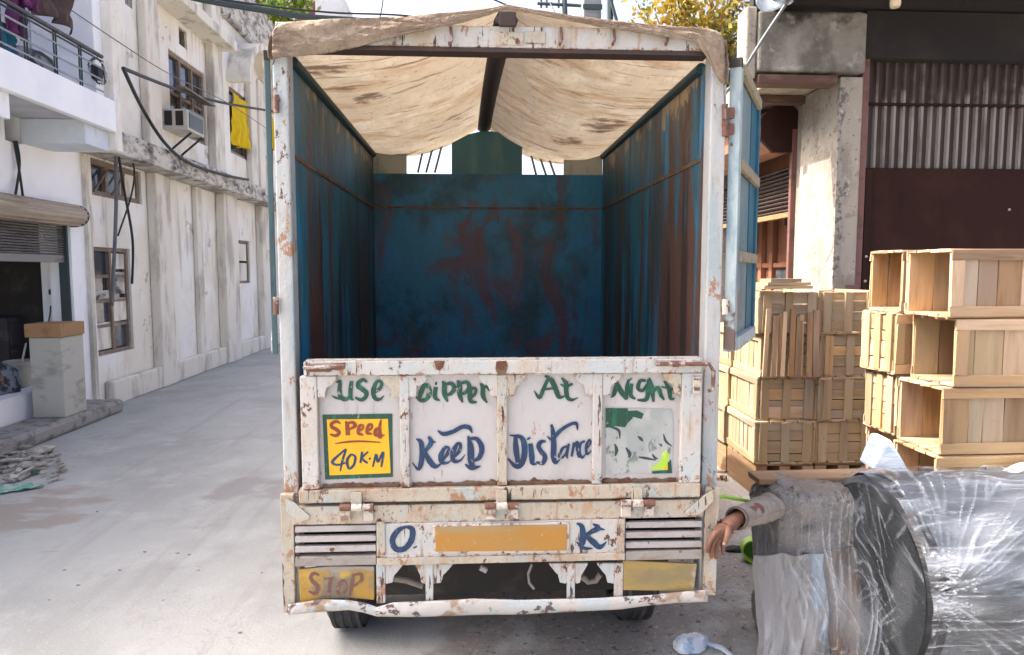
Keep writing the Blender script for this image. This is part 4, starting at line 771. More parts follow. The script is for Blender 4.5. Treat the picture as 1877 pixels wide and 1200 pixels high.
# windows
def window(h, nv, nh, name='window', fm='brown_frame', gm='glass', fr=0.06, dep=0.10):
    y0, y1, z0, z1 = h; X = XC - dep
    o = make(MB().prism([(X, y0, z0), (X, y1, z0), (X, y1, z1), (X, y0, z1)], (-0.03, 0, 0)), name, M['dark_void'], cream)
    bars = [(y0, y0 + fr, z0, z1), (y1 - fr, y1, z0, z1), (y0 + fr, y1 - fr, z0, z0 + fr), (y0 + fr, y1 - fr, z1 - fr, z1)]
    for k in range(1, nv): yy = lerp(y0, y1, k / nv); bars.append((yy - fr / 2, yy + fr / 2, z0 + fr, z1 - fr))
    for b in bars: make(MB().box(X + 0.006, X + 0.07, b[0] + 0.001, b[1] - 0.001, b[2] + 0.001, b[3] - 0.001), 'frame_bar', M[fm], o, bevel=0.004)
    for k in range(nv):
        for j in range(nh):
            a, b = lerp(y0, y1, k / nv) + fr / 2, lerp(y0, y1, (k + 1) / nv) - fr / 2; c, d = lerp(z0 + fr, z1 - fr, j / nh), lerp(z0 + fr, z1 - fr, (j + 1) / nh)
            make(MB().box(X + 0.004, X + 0.02, a, b, c + 0.012, d - 0.012), 'pane', M[gm], o)
            if j: make(MB().box(X + 0.008, X + 0.05, a, b, c - 0.02, c + 0.02), 'transom', M[fm], o)
    return o
window(H_ac, 3, 2); window(H_vent, 1, 1, fr=0.03); window(H_y1, 1, 2); window(H_y2, 1, 2); window(H_far, 2, 1)
gw = window(H_gw, 3, 1, fr=0.07)
y0, y1, z0, z1 = H_gw
for k in range(2):
    a = lerp(y0, y1, k / 3); make(MB().tube([(XC - 0.02, a + 0.08, z0 + 0.05), (XC - 0.02, a + (y1 - y0) / 3, z1 - 0.1)], 0.014, 6), 'grille_bar', M['brown_frame'], gw)
make(MB().box(XC - 0.07, XC - 0.05, lerp(y0, y1, 0.62), y1 - 0.08, z0 + 0.03, z1 - 0.05), 'boarded_pane', M['cream_pil'], gw)
lw = window(H_low, 2, 4, fr=0.05)
y0, y1, z0, z1 = H_low
for (a, b, c, d, m_) in ((0.05, 0.48, 0.05, 0.30, 'cream_pil'), (0.52, 0.95, 0.30, 0.52, 'cream_pil'), (0.05, 0.48, 0.52, 0.60, 'mold_edge'), (0.52, 0.95, 0.80, 0.95, 'cream_pil'), (0.52, 0.93, 0.56, 0.77, 'mold_edge')):
    make(MB().box(XC - 0.075, XC - 0.055, lerp(y0, y1, a), lerp(y0, y1, b), lerp(z0, z1, c), lerp(z0, z1, d)), 'boarded_pane', M[m_], lw)
l2 = window(H_low2, 1, 2, fr=0.05)
y0, y1, z0, z1 = H_low2
make(MB().box(XC - 0.075, XC - 0.05, y0 + 0.06, y1 - 0.06, z0 + 0.05, z1 - 0.06), 'boarded_pane', M['cream_pil'], l2)
make(MB().box(XC + 0.003, XC + 0.12, fy(176), Y1C, 0.0, 0.30), 'plinth', M['cream_pil'], cream, bevel=0.02)
for px0, px1, py in ((340, 351, 10), (247, 259, 2)):
    make(MB().box(XC + 0.001, XC + 0.006, fy(px0), fy(px1), fz(px0, py + 18), fz(px0, py - 6)), 'bare_patch', M['rubble_edge'], cream)

# air conditioner and its shade
ac = thing('air_conditioner', 'dirty white window air conditioner on iron brackets in the upper window', 'air conditioner', (XC, fy(345), 3.7))
ya, yb = fy(344, XC + 0.36, 225), fy(377, XC + 0.0, 225); za, zb = fz(350, 240, XC + 0.36), fz(350, 203, XC + 0.36)
make(MB().box(XC - 0.05, XC + 0.36, ya, ya + 0.62, za, zb), 'casing', M['ac'], ac, bevel=0.012)
for k in range(2):
    make(MB().box(XC + 0.03 + k * 0.16, XC + 0.14 + k * 0.16, ya - 0.006, ya - 0.001, za + 0.06, zb - 0.03), 'side_vent', M['dark_void'], ac)
make(MB().box(XC + 0.361, XC + 0.366, ya + 0.05, ya + 0.57, za + 0.04, zb - 0.04), 'condenser_grille', M['steel_dark'], ac)
for k in range(9): make(MB().box(XC + 0.367, XC + 0.372, ya + 0.06, ya + 0.56, za + 0.05 + k * 0.031, za + 0.06 + k * 0.031), 'grille_rib', M['grey_rail'], ac)
for t in (0.12, 0.52):
    make(MB().tube([(XC + 0.003, ya + t, za - 0.35), (XC + 0.05, ya + t, za - 0.28), (XC + 0.36, ya + t, za - 0.02)], 0.016, 6), 'bracket', M['black_iron'], ac)
sh = tag(make(MB().prism([(XC + 0.005, fy(328), fz(328, 165)), (XC + 0.5, fy(340, XC + 0.5, 180), fz(328, 165) - 0.22), (XC + 0.5, fy(396, XC + 0.5, 212), fz(328, 165) - 0.22), (XC + 0.005, fy(380), fz(328, 165))], (0, 0, 0.025)), 'sunshade_board', M['brown_frame']), 'thin rusty sunshade board jutting over the air conditioner', 'sunshade')

# yellow cloths in the windows
def cloth(name, label, mat, y0, y1, z0, z1, X, amp=0.05, group=None, seed=0, taper=0.0, cat='cloth', fold=5.0):
    def fn(u, v):
        w_ = 1 - taper * v * (0.5 + 0.5 * noise.noise(Vector((v * 3, seed, 1))))
        y = lerp((y0 + y1) / 2, lerp(y0, y1, u), w_) + 0.03 * noise.noise(Vector((v * 4, u, seed)))
        z = lerp(z1, z0 + 0.10 * (z1 - z0) * noise.noise(Vector((u * 4, seed, 2))), v)
        return (X + amp * math.sin(u * fold * 3 + seed + v * 2) * (0.3 + 0.7 * v) + amp * noise.noise(Vector((u * 4, v * 4, seed))), y, z)
    return tag(make(MB().grid(fn, 26, 26), name, M[mat], solid=0.006), label, cat, group)
cloth('window_cloth', 'bright yellow cloth hanging out of the narrow upper window, the larger one', 'yellow_cloth', H_y1[0] - 0.0, H_y1[1] - 0.10, fz(421, 262), H_y1[3] - 0.12, XC + 0.06, 0.06, seed=3, taper=0.25)
cloth('window_cloth', 'sliver of yellow cloth in the upper window right beside the truck', 'yellow_cloth', H_y2[0], H_y2[1] - 0.05, fz(488, 270), H_y2[3] - 0.1, XC + 0.05, 0.05, seed=5)

# the shop with its balcony
XW = -4.6
white = thing('balcony_building', 'bluish white corner building with a balcony above a half-open shutter shop', 'building', (-4.7, 3, 0))
Y0W, Y1W = 0.3, Y0C - 0.006
SH = (1.6, fy(136, XW, 560), 0.40, fz(133, 412, XW)); SW = rect(8, 37, 203, 256, XW)
wallx('wall', M['white_wall'], white, XW, Y0W, Y1W, 0.0, 3.25, [SH, SW], 0.25, 1)
wallx('upper_wall', M['blue_wall'], white, XW - 0.02, Y0W, Y1W, 3.25, 7.3, [], 0.25, 1)
make(MB().box(-12, XW - 0.28, Y0W, Y1W, 7.0, 7.2), 'roof', M['concrete'], white)
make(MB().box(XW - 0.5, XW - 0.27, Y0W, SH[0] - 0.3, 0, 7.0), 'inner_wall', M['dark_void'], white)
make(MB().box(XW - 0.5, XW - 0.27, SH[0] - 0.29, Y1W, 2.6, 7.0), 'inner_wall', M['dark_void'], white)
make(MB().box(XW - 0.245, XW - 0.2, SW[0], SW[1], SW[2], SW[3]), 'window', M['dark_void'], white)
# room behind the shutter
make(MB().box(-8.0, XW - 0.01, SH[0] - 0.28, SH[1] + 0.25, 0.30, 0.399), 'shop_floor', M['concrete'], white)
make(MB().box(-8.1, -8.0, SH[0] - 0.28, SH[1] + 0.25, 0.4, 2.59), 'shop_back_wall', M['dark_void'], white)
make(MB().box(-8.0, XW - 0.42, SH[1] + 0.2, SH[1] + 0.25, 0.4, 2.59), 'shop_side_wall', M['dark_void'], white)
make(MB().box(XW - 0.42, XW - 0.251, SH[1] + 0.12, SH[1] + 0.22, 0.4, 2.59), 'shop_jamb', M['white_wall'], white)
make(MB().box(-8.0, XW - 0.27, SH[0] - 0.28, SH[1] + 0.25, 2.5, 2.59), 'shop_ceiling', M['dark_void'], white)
make(MB().box(XW + 0.003, XW + 0.45, Y0W, SH[1] + 0.12, 0.0, 0.15), 'plinth', M['stone'], white, bevel=0.04)
make(MB().box(XW - 0.34, XW - 0.32, SH[1] + 0.105, SH[1] + 0.119, 1.38, 1.44), 'switch', M['dark_rail'], white)
make(MB().tube([(XW - 0.33, SH[1] + 0.11, 1.25), (XW - 0.33, SH[1] + 0.10, 1.18), (XW - 0.38, SH[1] + 0.10, 0.95)], 0.006, 6), 'switch_wire', M['cable'], white)
# shutter: curtain slats, guide, housing
sroot = make(MB().box(XW - 0.10, XW - 0.06, SH[0], SH[1] - 0.03, fz(133, 481, XW), fz(133, 468, XW)), 'shutter', M['shutter'], white, bevel=0.004)
zs0, zs1 = fz(133, 468, XW), SH[3]
ns = 12
for k in range(ns):
    a, b = lerp(zs0, zs1, k / ns), lerp(zs0, zs1, (k + 1) / ns)
    pr = [(XW - 0.085, a + 0.002), (XW - 0.070, a + 0.004), (XW - 0.060, (a + b) / 2), (XW - 0.070, b - 0.006), (XW - 0.085, b - 0.004)]
    make(MB().prism([Vector((x, SH[0], z)) for x, z in pr], (0, SH[1] - 0.03 - SH[0], 0)), 'shutter_slat', M['shutter'], sroot)
make(MB().box(XW - 0.13, XW - 0.03, SH[1] - 0.03, SH[1] - 0.002, 0.42, SH[3]), 'shutter_guide', M['steel_dark'], sroot)
hz0, hz1 = fz(140, 414, XW + 0.1), fz(140, 376, XW + 0.1)
hc, hr = (hz0 + hz1) / 2, (hz1 - hz0) / 2
ye = fy(160, XW + 0.2, 390)
octp = []
for k in range(9):
    t = math.pi * (0.5 - k / 8); octp.append((XW + 0.06 + hr * 1.25 * math.cos(t), hc + hr * math.sin(t)))
octp = [(XW + 0.003, hc + hr)] + octp + [(XW + 0.003, hc - hr)]
hroot = make(MB().prism([Vector((x, SH[0] - 0.5, z)) for x, z in octp], (0, ye - SH[0] + 0.5, 0)), 'shutter_housing', M['awning'], white)
for k in range(1, 9):
    x, z = octp[k]; make(MB().tube([(x, SH[0] - 0.5, z), (x, ye - 0.002, z)], 0.012, 6), 'rib', M['awning'], hroot)
make(MB().prism([Vector((XW + 0.05 + (x - XW - 0.05) * 1.06, ye + 0.001, hc + (z - hc) * 1.08)) for x, z in octp], (0, 0.02, 0)), 'end_plate', M['steel_dark'], hroot)
# balcony
XB = -3.85
yb1 = fy(213, XB, 215); zb0, zb1 = fz(213, 240, XB), fz(213, 186, XB)
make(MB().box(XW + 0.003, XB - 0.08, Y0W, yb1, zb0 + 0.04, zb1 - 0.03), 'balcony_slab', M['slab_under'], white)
make(MB().box(XB - 0.08, XB, Y0W, yb1, zb0 - 0.01, zb1), 'balcony_fascia', M['white_wall'], white, bevel=0.01)
make(MB().box(XW + 0.003, XB - 0.10, yb1 - 0.42, yb1 + 0.02, zb0 - 0.21, zb0 + 0.038), 'balcony_beam', M['blue_wall'], white, bevel=0.01)
make(MB().box(XW + 0.003, XB - 0.085, fy(36, XB, 170) - 0.3, fy(36, XB, 170), zb0 - 0.22, zb0 + 0.037), 'balcony_beam', M['white_wall'], white, bevel=0.01)
make(MB().box(XW - 0.01, XB - 0.12, yb1 - 0.14, yb1 + 0.02, zb1 - 0.028, 7.3), 'end_wall', M['white_wall'], white, bevel=0.01)
make(MB().box(XW - 0.01, XB - 0.02, yb1 + 0.021, yb1 + 0.16, zb0 - 0.20, 7.3), 'end_pier', M['cream_wall'], white, bevel=0.01)
# railing
zr = fz(187, 104, XB - 0.04); yr1 = yb1 - 0.16
rr = make(MB().tube([(XB - 0.04, 0.5, zr), (XB - 0.04, yr1, zr)], 0.022, 8), 'railing', M['black_iron'], white)
make(MB().tube([(XB - 0.04, 0.5, zr - 0.045), (XB - 0.04, yr1, zr - 0.045)], 0.010, 8), 'rail_bar', M['black_iron'], rr)
for k in range(3):
    zz = lerp(zb1 + 0.04, zr - 0.02, (k + 0.15) / 3); make(MB().tube([(XB - 0.04, 0.5, zz), (XB - 0.04, yr1, zz)], 0.010, 8), 'rail_bar', M['grey_rail'], rr)
for px in (-40, 3, 50, 103, 148):
    for d in (-0.018, 0.018):
        yy = fy(px, XB - 0.04, 130) + d; make(MB().tube([(XB - 0.04, yy, zb1 - 0.01), (XB - 0.04, yy, zr - 0.02)], 0.008, 8), 'baluster', M['black_iron'], rr)
# washing and clutter on the balcony
def xcloth(name, label, mat, px0, px1, pt, pb, X, **k):
    return cloth(name, label, mat, fy(px0, X, (pt + pb) / 2), fy(px1, X, (pt + pb) / 2), fz((px0 + px1) / 2, pb, X), fz((px0 + px1) / 2, pt, X), X, **k)
xcloth('hanging_cloth', 'dark brown cloth hanging high over the balcony rail', 'brown_cloth', 60, 136, -60, 38, XB - 0.25, amp=0.05, seed=1, taper=0.1)
xcloth('hanging_cloth', 'purple cloth hung behind the balcony railing', 'purple_cloth', 14, 50, -20, 64, XB - 0.18, amp=0.04, seed=2)
xcloth('hanging_cloth', 'pink purple cloth over the balcony rail beside the brown one', 'purple_cloth', 44, 64, -40, 15, XB - 0.10, amp=0.03, seed=4)
xcloth('hanging_cloth', 'teal blue cloth behind the balcony rails at the picture edge', 'teal_cloth', -8, 32, 44, 108, XB - 0.28, amp=0.04, seed=8)
def lump(name, label, mat, c, r, cat, seed=0, fl=1.0):
    mb = MB(); mb.smooth = True
    bm = bmesh.new(); bmesh.ops.create_icosphere(bm, subdivisions=3, radius=1.0)
    idx = {}
    for v in bm.verts:
        k = 1 + 0.28 * noise.noise(v.co * 1.8 + Vector((seed, 0, 0))) + 0.12 * noise.noise(v.co * 5 + Vector((0, seed, 0)))
        idx[v] = len(mb.v); mb.v.append(Vector(c) + Vector((v.co.x * r[0] * k, v.co.y * r[1] * k, max(v.co.z * k, -0.75) * r[2])))
    for f in bm.faces: mb.f.append([idx[v] for v in f.verts])
    bm.free()
    return tag(make(mb, name, M[mat]), label, cat)
lump('clothes_bundle', 'pile of mixed dark clothes on the balcony floor', 'pattern_cloth', (XB - 0.35, fy(58, XB - 0.35, 110), zb1 + 0.11), (0.15, 0.32, 0.16), 'clothes', 3)
wc = thing('wire_coil', 'tangle of black wire and a small box at the end of the balcony rail', 'wires', (XB - 0.1, fy(190, XB - 0.1, 135), fz(185, 140, XB - 0.1)))
cy_, cz_ = fy(184, XB - 0.05, 130), fz(184, 132, XB - 0.05)
make(MB().box(XB - 0.14, XB - 0.06, cy_ - 0.02, cy_ + 0.08, cz_ - 0.07, cz_ + 0.07), 'junction_box', M['cable'], wc, bevel=0.01)
for k in range(7):
    rng = random.Random(k); pth = []
    for i in range(9):
        t = i / 8 * math.pi * 1.7 + k; pth.append((XB - 0.05 + 0.02 * rng.uniform(-1, 1), cy_ - 0.05 + (0.12 + 0.05 * rng.random()) * math.cos(t), cz_ + (0.10 + 0.05 * rng.random()) * math.sin(t)))
    make(MB().tube(pth, 0.003, 5), 'wire', M['cable'], wc)

# things in and before the shop
bk = thing('bucket', 'dirty white bucket with a stick standing in the dark shop', 'bucket', (XW - 0.5, fy(36, XW - 0.5, 690), 0.4))
by = fy(40, XW - 0.35, 690)
make(MB().lathe([(0.0, 0.001), (0.0, 0.12), (0.27, 0.155), (0.28, 0.165), (0.27, 0.15), (0.02, 0.115)], (XW - 0.35, by, 0.40), (0, 0, 1), 26), 'body', M['bucket'], bk)
make(MB().tube([(XW - 0.35, by - 0.05, 0.50), (XW - 0.35, by + 0.10, 0.86)], 0.010, 6), 'stick', M['bucket'], bk)
cab_ = thing('shop_cabinet', 'dark wooden cabinet inside the half-open shop', 'cabinet', (XW - 1.0, fy(40, XW - 0.9, 640), 0.4))
yc0, yc1 = fy(18, XW - 0.7, 640), fy(86, XW - 0.7, 640)
make(MB().box(XW - 1.25, XW - 0.72, yc0, yc1, 0.401, 1.12), 'carcass', M['dark_wood'], cab_, bevel=0.01)
for k in range(2): make(MB().box(XW - 0.719, XW - 0.70, yc0 + 0.04, yc1 - 0.04, 0.46 + k * 0.33, 0.75 + k * 0.33), 'drawer_front', M['dark_wood'], cab_, bevel=0.006)
cx_ = tag(make(MB().box(XW - 1.10, XW - 0.75, fy(46, XW - 0.75, 588), fy(98, XW - 0.75, 588), 1.122, 1.27), 'cardboard_box', M['cardboard'], bevel=0.006), 'brown cardboard box on the dark shop cabinet', 'box')
lump('cloth_bundle', 'pale blue and red rags lying at the shop entrance', 'pattern_cloth', (XW - 0.25, fy(2, XW - 0.25, 650), 0.52), (0.12, 0.2, 0.20), 'rags', 9)
tag(make(MB().box(XW + 0.08, XW + 0.40, fy(92, XW + 0.3, 595), fy(134, XW + 0.3, 595), 0.152, 0.98), 'carton', M['bucket'], bevel=0.01), 'pale dusty carton standing before the shop jamb', 'carton')
tag(make(MB().box(XW + 0.06, XW + 0.42, fy(88, XW + 0.3, 595), fy(134, XW + 0.3, 595), 0.982, 1.12), 'cardboard_box', M['cardboard'], bevel=0.01), 'tan cardboard box on top of the pale carton', 'box')

# broken slabs and rubble on the ground
def slabstone(name, label, px, py, sx, sy, h, rot, z=0.0, mat='stone'):
    p = PZ(px, py, z); mb = MB(); pts = []
    for i in range(9):
        t = 2 * math.pi * i / 9; r_ = 0.85 + 0.25 * random.random()
        x, y = sx * r_ * math.cos(t), sy * r_ * math.sin(t)
        pts.append(Vector((p.x + x * math.cos(rot) - y * math.sin(rot), p.y + x * math.sin(rot) + y * math.cos(rot), z + 0.012 * random.random())))
    mb.prism(pts, (0, 0, h)); return tag(make(mb, name, M[mat], bevel=0.008), label, 'concrete')
slabstone('concrete_fragment', 'thick broken concrete slab lying at the left edge', -8, 772, 0.42, 0.26, 0.11, 0.3)
slabstone('concrete_fragment', 'small broken slab end behind the thick one', 40, 752, 0.20, 0.10, 0.06, 0.1)
hp = thing('rubble_heap', 'flat heap of broken tile shards on the left ground', 'rubble', PZ(40, 855))
rng = random.Random(4)
for k in range(96):
    px, py = rng.uniform(-40, 118), rng.gauss(852, 16)
    if py < 822 or py > 892: py = rng.uniform(838, 870)
    if px > 85 and rng.random() < 0.5: px -= 60
    p = PZ(px, py); a = rng.uniform(0, 3.1); s1, s2 = rng.choice((0.02, 0.035, 0.05, 0.075, 0.11)) * rng.uniform(0.7, 1.2), rng.uniform(0.012, 0.05); z = rng.uniform(0.0, 0.045)
    tl = (rng.uniform(-0.35, 0.35), rng.uniform(-0.35, 0.35)); pts = []
    for i in range(5):
        t = 2 * math.pi * i / 5 + rng.uniform(-0.4, 0.4); x, y = s1 * math.cos(t), s2 * math.sin(t)
        xx, yy = x * math.cos(a) - y * math.sin(a), x * math.sin(a) + y * math.cos(a)
        pts.append(Vector((p.x + xx, p.y + yy, max(0.001, z + xx * tl[0] + yy * tl[1]))))
    make(MB().prism(pts, (0, 0, 0.014)), 'shard', M['shard'], hp)
def scrap(name, label, mat, c0, c1, wd, seed, cat):
    a, b = PZ(*c0), PZ(*c1); d = (b - a); nn = Vector((-d.y, d.x, 0)).normalized()
    def fn(u, v):
        k = math.sin(math.pi * min(1, u * 1.02)) ** 0.5
        p = a + d * u + nn * (v - 0.5) * wd * k * (0.8 + 0.6 * noise.noise(Vector((u * 5, seed, 0))))
        p.z = 0.012 + 0.03 * abs(noise.noise(Vector((u * 7, v * 5, seed)))); return p
    return tag(make(MB().grid(fn, 30, 10), name, M[mat], solid=0.003), label, cat)
scrap('plastic_scrap', 'long green plastic scrap lying flat below the rubble', 'net', (-60, 905), (80, 894), 0.20, 1, 'plastic')
scrap('plastic_scrap', 'small green plastic scrap just under the rubble heap', 'net', (10, 880), (74, 868), 0.10, 6, 'plastic')
pb = MB(); rng = random.Random(11)
for px, py in ((178, 938), (265, 1012), (325, 1014), (347, 1017), (117, 1045), (220, 1045), (418, 950), (363, 1046), (143, 1073), (440, 1160), (90, 1100), (300, 1100), (480, 1050)):
    p = PZ(px, py); s_ = rng.uniform(0.003, 0.006); pb.box(p.x - s_ * 1.6, p.x + s_ * 1.6, p.y - s_, p.y + s_, 0.0005, s_, s_ * 0.3)
struct(tag(make(pb, 'pebbles', M['stone']), 'dark pebbles scattered over the pale ground', 'pebbles'), 'stuff')

# cables on the left
def cable(name, label, pts, r, mat='cable', cat='cable', n=7, parent=None):
    P_ = [Vector(p) for p in pts]; out = []
    for i in range(len(P_) - 1):
        a, b, c, d = P_[max(i - 1, 0)], P_[i], P_[i + 1], P_[min(i + 2, len(P_) - 1)]
        for k in range(8):
            t = k / 8; out.append(0.5 * (2 * b + (c - a) * t + (2 * a - 5 * b + 4 * c - d) * t * t + (3 * b - a - 3 * c + d) * t ** 3))
    out.append(P_[-1])
    o = make(MB().tube(out, r, n), name, M[mat], parent)
    return tag(o, label, cat) if parent is None else o
wx = thing('service_cable', 'thick black cable looping from the balcony corner along the cream wall', 'cable', tuple(PX(226, 125, XB)))
cable('taut_run', '', [PX(226, 125, XB + 0.02), PX(320, 162, XC + 0.45), PX(400, 186, XC + 0.45), PX(495, 203, XC + 0.5), PX(560, 214, XC + 0.5)], 0.022, parent=wx)
cable('slack_loop', '', [PX(226, 125, XB + 0.02), PX(262, 200, XC + 0.5), PX(305, 265, XC + 0.48), PX(350, 300, XC + 0.46), PX(410, 320, XC + 0.45), PX(455, 329, XC + 0.44)], 0.022, parent=wx)
cable('down_pipe', 'grey down pipe running from the balcony beam towards the ground', [PX(212, 276, XC + 0.30), PX(213, 350, XC + 0.15), PX(211, 430, XC + 0.12), PX(205, 560, XC + 0.1)], 0.022, 'cable_grey', 'pipe')
cable('hanging_wire', 'dark wire hanging slanted beside the down pipe', [PX(216, 276, XC + 0.32), PX(228, 350, XC + 0.16), PX(243, 440, XC + 0.12), PX(242, 520, XC + 0.1)], 0.016, 'cable')
cable('hanging_wire', 'curved thin wire crossing before the barred ground-floor window', [PX(232, 264, XC + 0.35), PX(246, 310, XC + 0.2), PX(240, 360, XC + 0.15), PX(216, 432, XC + 0.12)], 0.011, 'cable')
cable('hanging_wire', 'pair of wires dropping from the small square window', [PX(30, 258, XW + 0.02), PX(36, 300, XW + 0.04), PX(28, 360, XW + 0.05)], 0.012, 'cable')
cable('hanging_wire', 'second wire of the pair under the small square window', [PX(26, 258, XW + 0.02), PX(35, 310, XW + 0.05), PX(42, 360, XW + 0.05)], 0.012, 'cable')
cable('thin_wire', 'thin sagging wire from the balcony column to the far windows', [PX(130, 18, XB), PX(215, 75, XB), PX(310, 135, XC + 0.6), PX(420, 190, XC + 0.6), PX(495, 240, XC + 0.6)], 0.006, 'cable_grey', 'wire')
cable('overhead_cable', 'thick dark green cable crossing above the truck roof', [PY(250, -30, 5.4), PY(370, -2, 6.0), PY(470, 16, 6.6), PY(560, 30, 7.2), PY(650, 36, 7.8), PY(800, 46, 8.6), PY(960, 70, 9.4)], 0.040, 'steel_dark')
cable('overhead_wire', 'thin wire running just above the thick overhead cable', [PY(260, -30, 5.6), PY(430, 2, 6.0), PY(600, 22, 6.4), PY(760, 30, 6.8), PY(930, 60, 7.2)], 0.012, 'cable')
# ------------------------------------------------------------------ far things above the roof
fb = thing('far_house', 'far white house with a maroon corner above the truck roof', 'house', (-6, 26, 0))
YQ = 26.0
a, b, c = PY(545, 20, YQ).x, PY(578, 20, YQ).x, PY(637, 20, YQ).x
ztop = PY(600, -14, YQ).z
make(MB().box(a, b, YQ, YQ + 4, 0, ztop), 'maroon_wall', M['far_maroon'], fb)
make(MB().prism([(b, YQ, 0), (c, YQ, 0), (c, YQ, PY(636, 14, YQ).z), (lerp(b, c, 0.84), YQ, ztop), (b, YQ, ztop)], (0, 4, 0)), 'white_wall', M['far_white'], fb)
make(MB().box(a - 3.0, a, YQ + 0.5, YQ + 4, 0, ztop * 0.99), 'side_wall', M['far_white'], fb)

def tree(name, label, mat, base, crown, n_leaf, leaf, seed, limbs):
    rg = random.Random(seed)
    t = thing(name, label, 'tree', base)
    bx_ = Vector(base); cx = Vector(crown[0]); R_ = Vector(crown[1])
    make(MB().tube([bx_, lerp(bx_, cx, 0.35) + Vector((0.1, 0.05, 0)), lerp(bx_, cx, 0.75), cx], [0.16, 0.13, 0.09, 0.05], 9), 'trunk', M['bark'], t)
    cl = []
    for k in range(limbs):
        d = Vector((rg.gauss(0, 1), rg.gauss(0, 1), rg.gauss(0.15, 0.8))).normalized()
        e = cx + Vector((d.x * R_.x, d.y * R_.y, d.z * R_.z)) * rg.uniform(0.45, 0.98)
        s_ = lerp(bx_, cx, rg.uniform(0.55, 0.95)); m_ = lerp(s_, e, 0.5) + Vector((rg.uniform(-.2, .2), rg.uniform(-.2, .2), rg.uniform(0, .25)))
        make(MB().tube([s_, m_, e], [0.035, 0.022, 0.006], 6), 'limb', M['bark'], t)
        cl.append((e, rg.uniform(0.22, 0.5))); cl.append((lerp(m_, e, rg.uniform(0.2, 0.7)), rg.uniform(0.18, 0.35)))
    mb = MB()
    for k in range(n_leaf):
        c_, r_ = cl[rg.randrange(len(cl))]
        p = c_ + Vector((rg.gauss(0, 1), rg.gauss(0, 1), rg.gauss(0, 0.8))) * r_ * 0.55
        u = Vector((rg.gauss(0, 1), rg.gauss(0, 1), rg.gauss(0, 1))).normalized(); v = u.cross(Vector((rg.gauss(0, 1), rg.gauss(0, 1), rg.gauss(0, 1)))).normalized()
        L_ = leaf * rg.uniform(0.6, 1.3); i = len(mb.v)
        mb.v += [p, p + u * L_ * 0.5 + v * L_ * 0.28, p + u * L_, p + u * L_ * 0.5 - v * L_ * 0.28]; mb.f.append([i, i + 1, i + 2, i + 3])
    o = make(mb, 'crown', M[mat], t); o['kind'] = 'stuff'
    return t
pr = PY(1290, 60, 9.0)
tree('autumn_tree', 'thin tree with yellow and green leaves behind the truck, right of the sky', 'leaf_yellow', (pr.x + 0.2, 9.3, 0.0), ((pr.x + 0.15, 9.0, pr.z + 0.1), (1.5, 1.2, 1.2)), 4200, 0.12, 5, 40)
pq = PY(1320, 160, 9.5)
tree('autumn_tree', 'low branch of yellow leaves between the truck corner and the concrete eave', 'leaf_yellow', (pq.x + 0.15, 9.8, 0.0), ((pq.x, 9.5, pq.z), (0.7, 0.7, 0.8)), 1800, 0.12, 9, 16)
pt = PY(470, 8, 19.0)
tree('green_tree', 'light green tree top peeping over the cream building', 'leaf_green', (pt.x, 19.2, 0.0), ((pt.x, 19.0, pt.z + 0.2), (1.9, 1.0, 1.0)), 2600, 0.17, 14, 34)
# utility pole with transformer
YU = 11.0
pole = thing('utility_pole', 'utility pole with grey transformer box and wires above the roof ridge', 'pole', (PY(1068, 20, YU).x, YU, 0))
xp = PY(1080, 20, YU).x
make(MB().tube([(xp, YU, 0), (xp, YU, 8.5)], 0.10, 12), 'mast', M['steel_grey'], pole)
make(MB().box(PY(1062, 10, YU).x, PY(1094, 10, YU).x, YU - 0.5, YU - 0.12, PY(1078, 42, YU - .5).z, PY(1078, -14, YU - .5).z), 'transformer_box', M['steel_grey'], pole, bevel=0.02)
make(MB().box(PY(1061, 10, YU).x, PY(1095, 10, YU).x, YU - 0.53, YU - 0.505, PY(1078, 17, YU - .5).z, PY(1078, 8, YU - .5).z), 'clamp_band', M['steel_dark'], pole)
make(MB().tube([PY(1036, 36, YU - 0.2), PY(1034, -20, YU - 0.2)], 0.05, 8), 'insulator_stack', M['steel_dark'], pole)
make(MB().tube([PY(985, 6, YU - 0.2), PY(1100, 12, YU - 0.2)], 0.03, 6), 'cross_arm', M['steel_dark'], pole)
for px in (992, 1002, 1024): make(MB().tube([PY(px, -4, YU - 0.2), PY(px, 14, YU - 0.2)], 0.022, 6), 'insulator', M['steel_dark'], pole)
make(MB().tube([PY(1118, -30, YU + 1), PY(1118, 40, YU + 1)], 0.07, 8), 'side_post', M['steel_dark'], pole)
make(MB().tube([PY(1118, -6, YU + 0.9), PY(1131, 40, YU + 0.9)], 0.035, 8), 'brace', M['steel_dark'], pole)
cable('overhead_wire', 'teal wires running left from the pole cross arm', [PY(1010, 4, YU - .2), PY(940, 14, YU - 2), (-6, 6, 7.6)], 0.014, 'steel_dark')
cable('drop_wire', 'short slanted wire end against the sky left of the roof ridge', [PY(706, -40, 8.0), PY(702, 0, 8.0), PY(698, 24, 8.0), PY(690, 60, 8.0)], 0.010, 'cable')
cable('overhead_wire', 'black wire dropping before the autumn leaves to the concrete eave', [PY(1392, -20, 4.0), PY(1372, 40, 4.2), PY(1345, 110, 4.6), PY(1322, 190, 5.0)], 0.012, 'cable')

# ------------------------------------------------------------------ right side of the street
XG, YG = 2.98, 3.15
rb = thing('right_building', 'flaking plastered building with heavy concrete eave and red oxide gate', 'building', (4, 5, 0))
def gx(px, py=300, Y=YG): return PY(px, py, Y).x
def gz(px, py, Y=YG): return PY(px, py, Y).z
xp0, xp1 = gx(1535), gx(1577)
XG = xp0
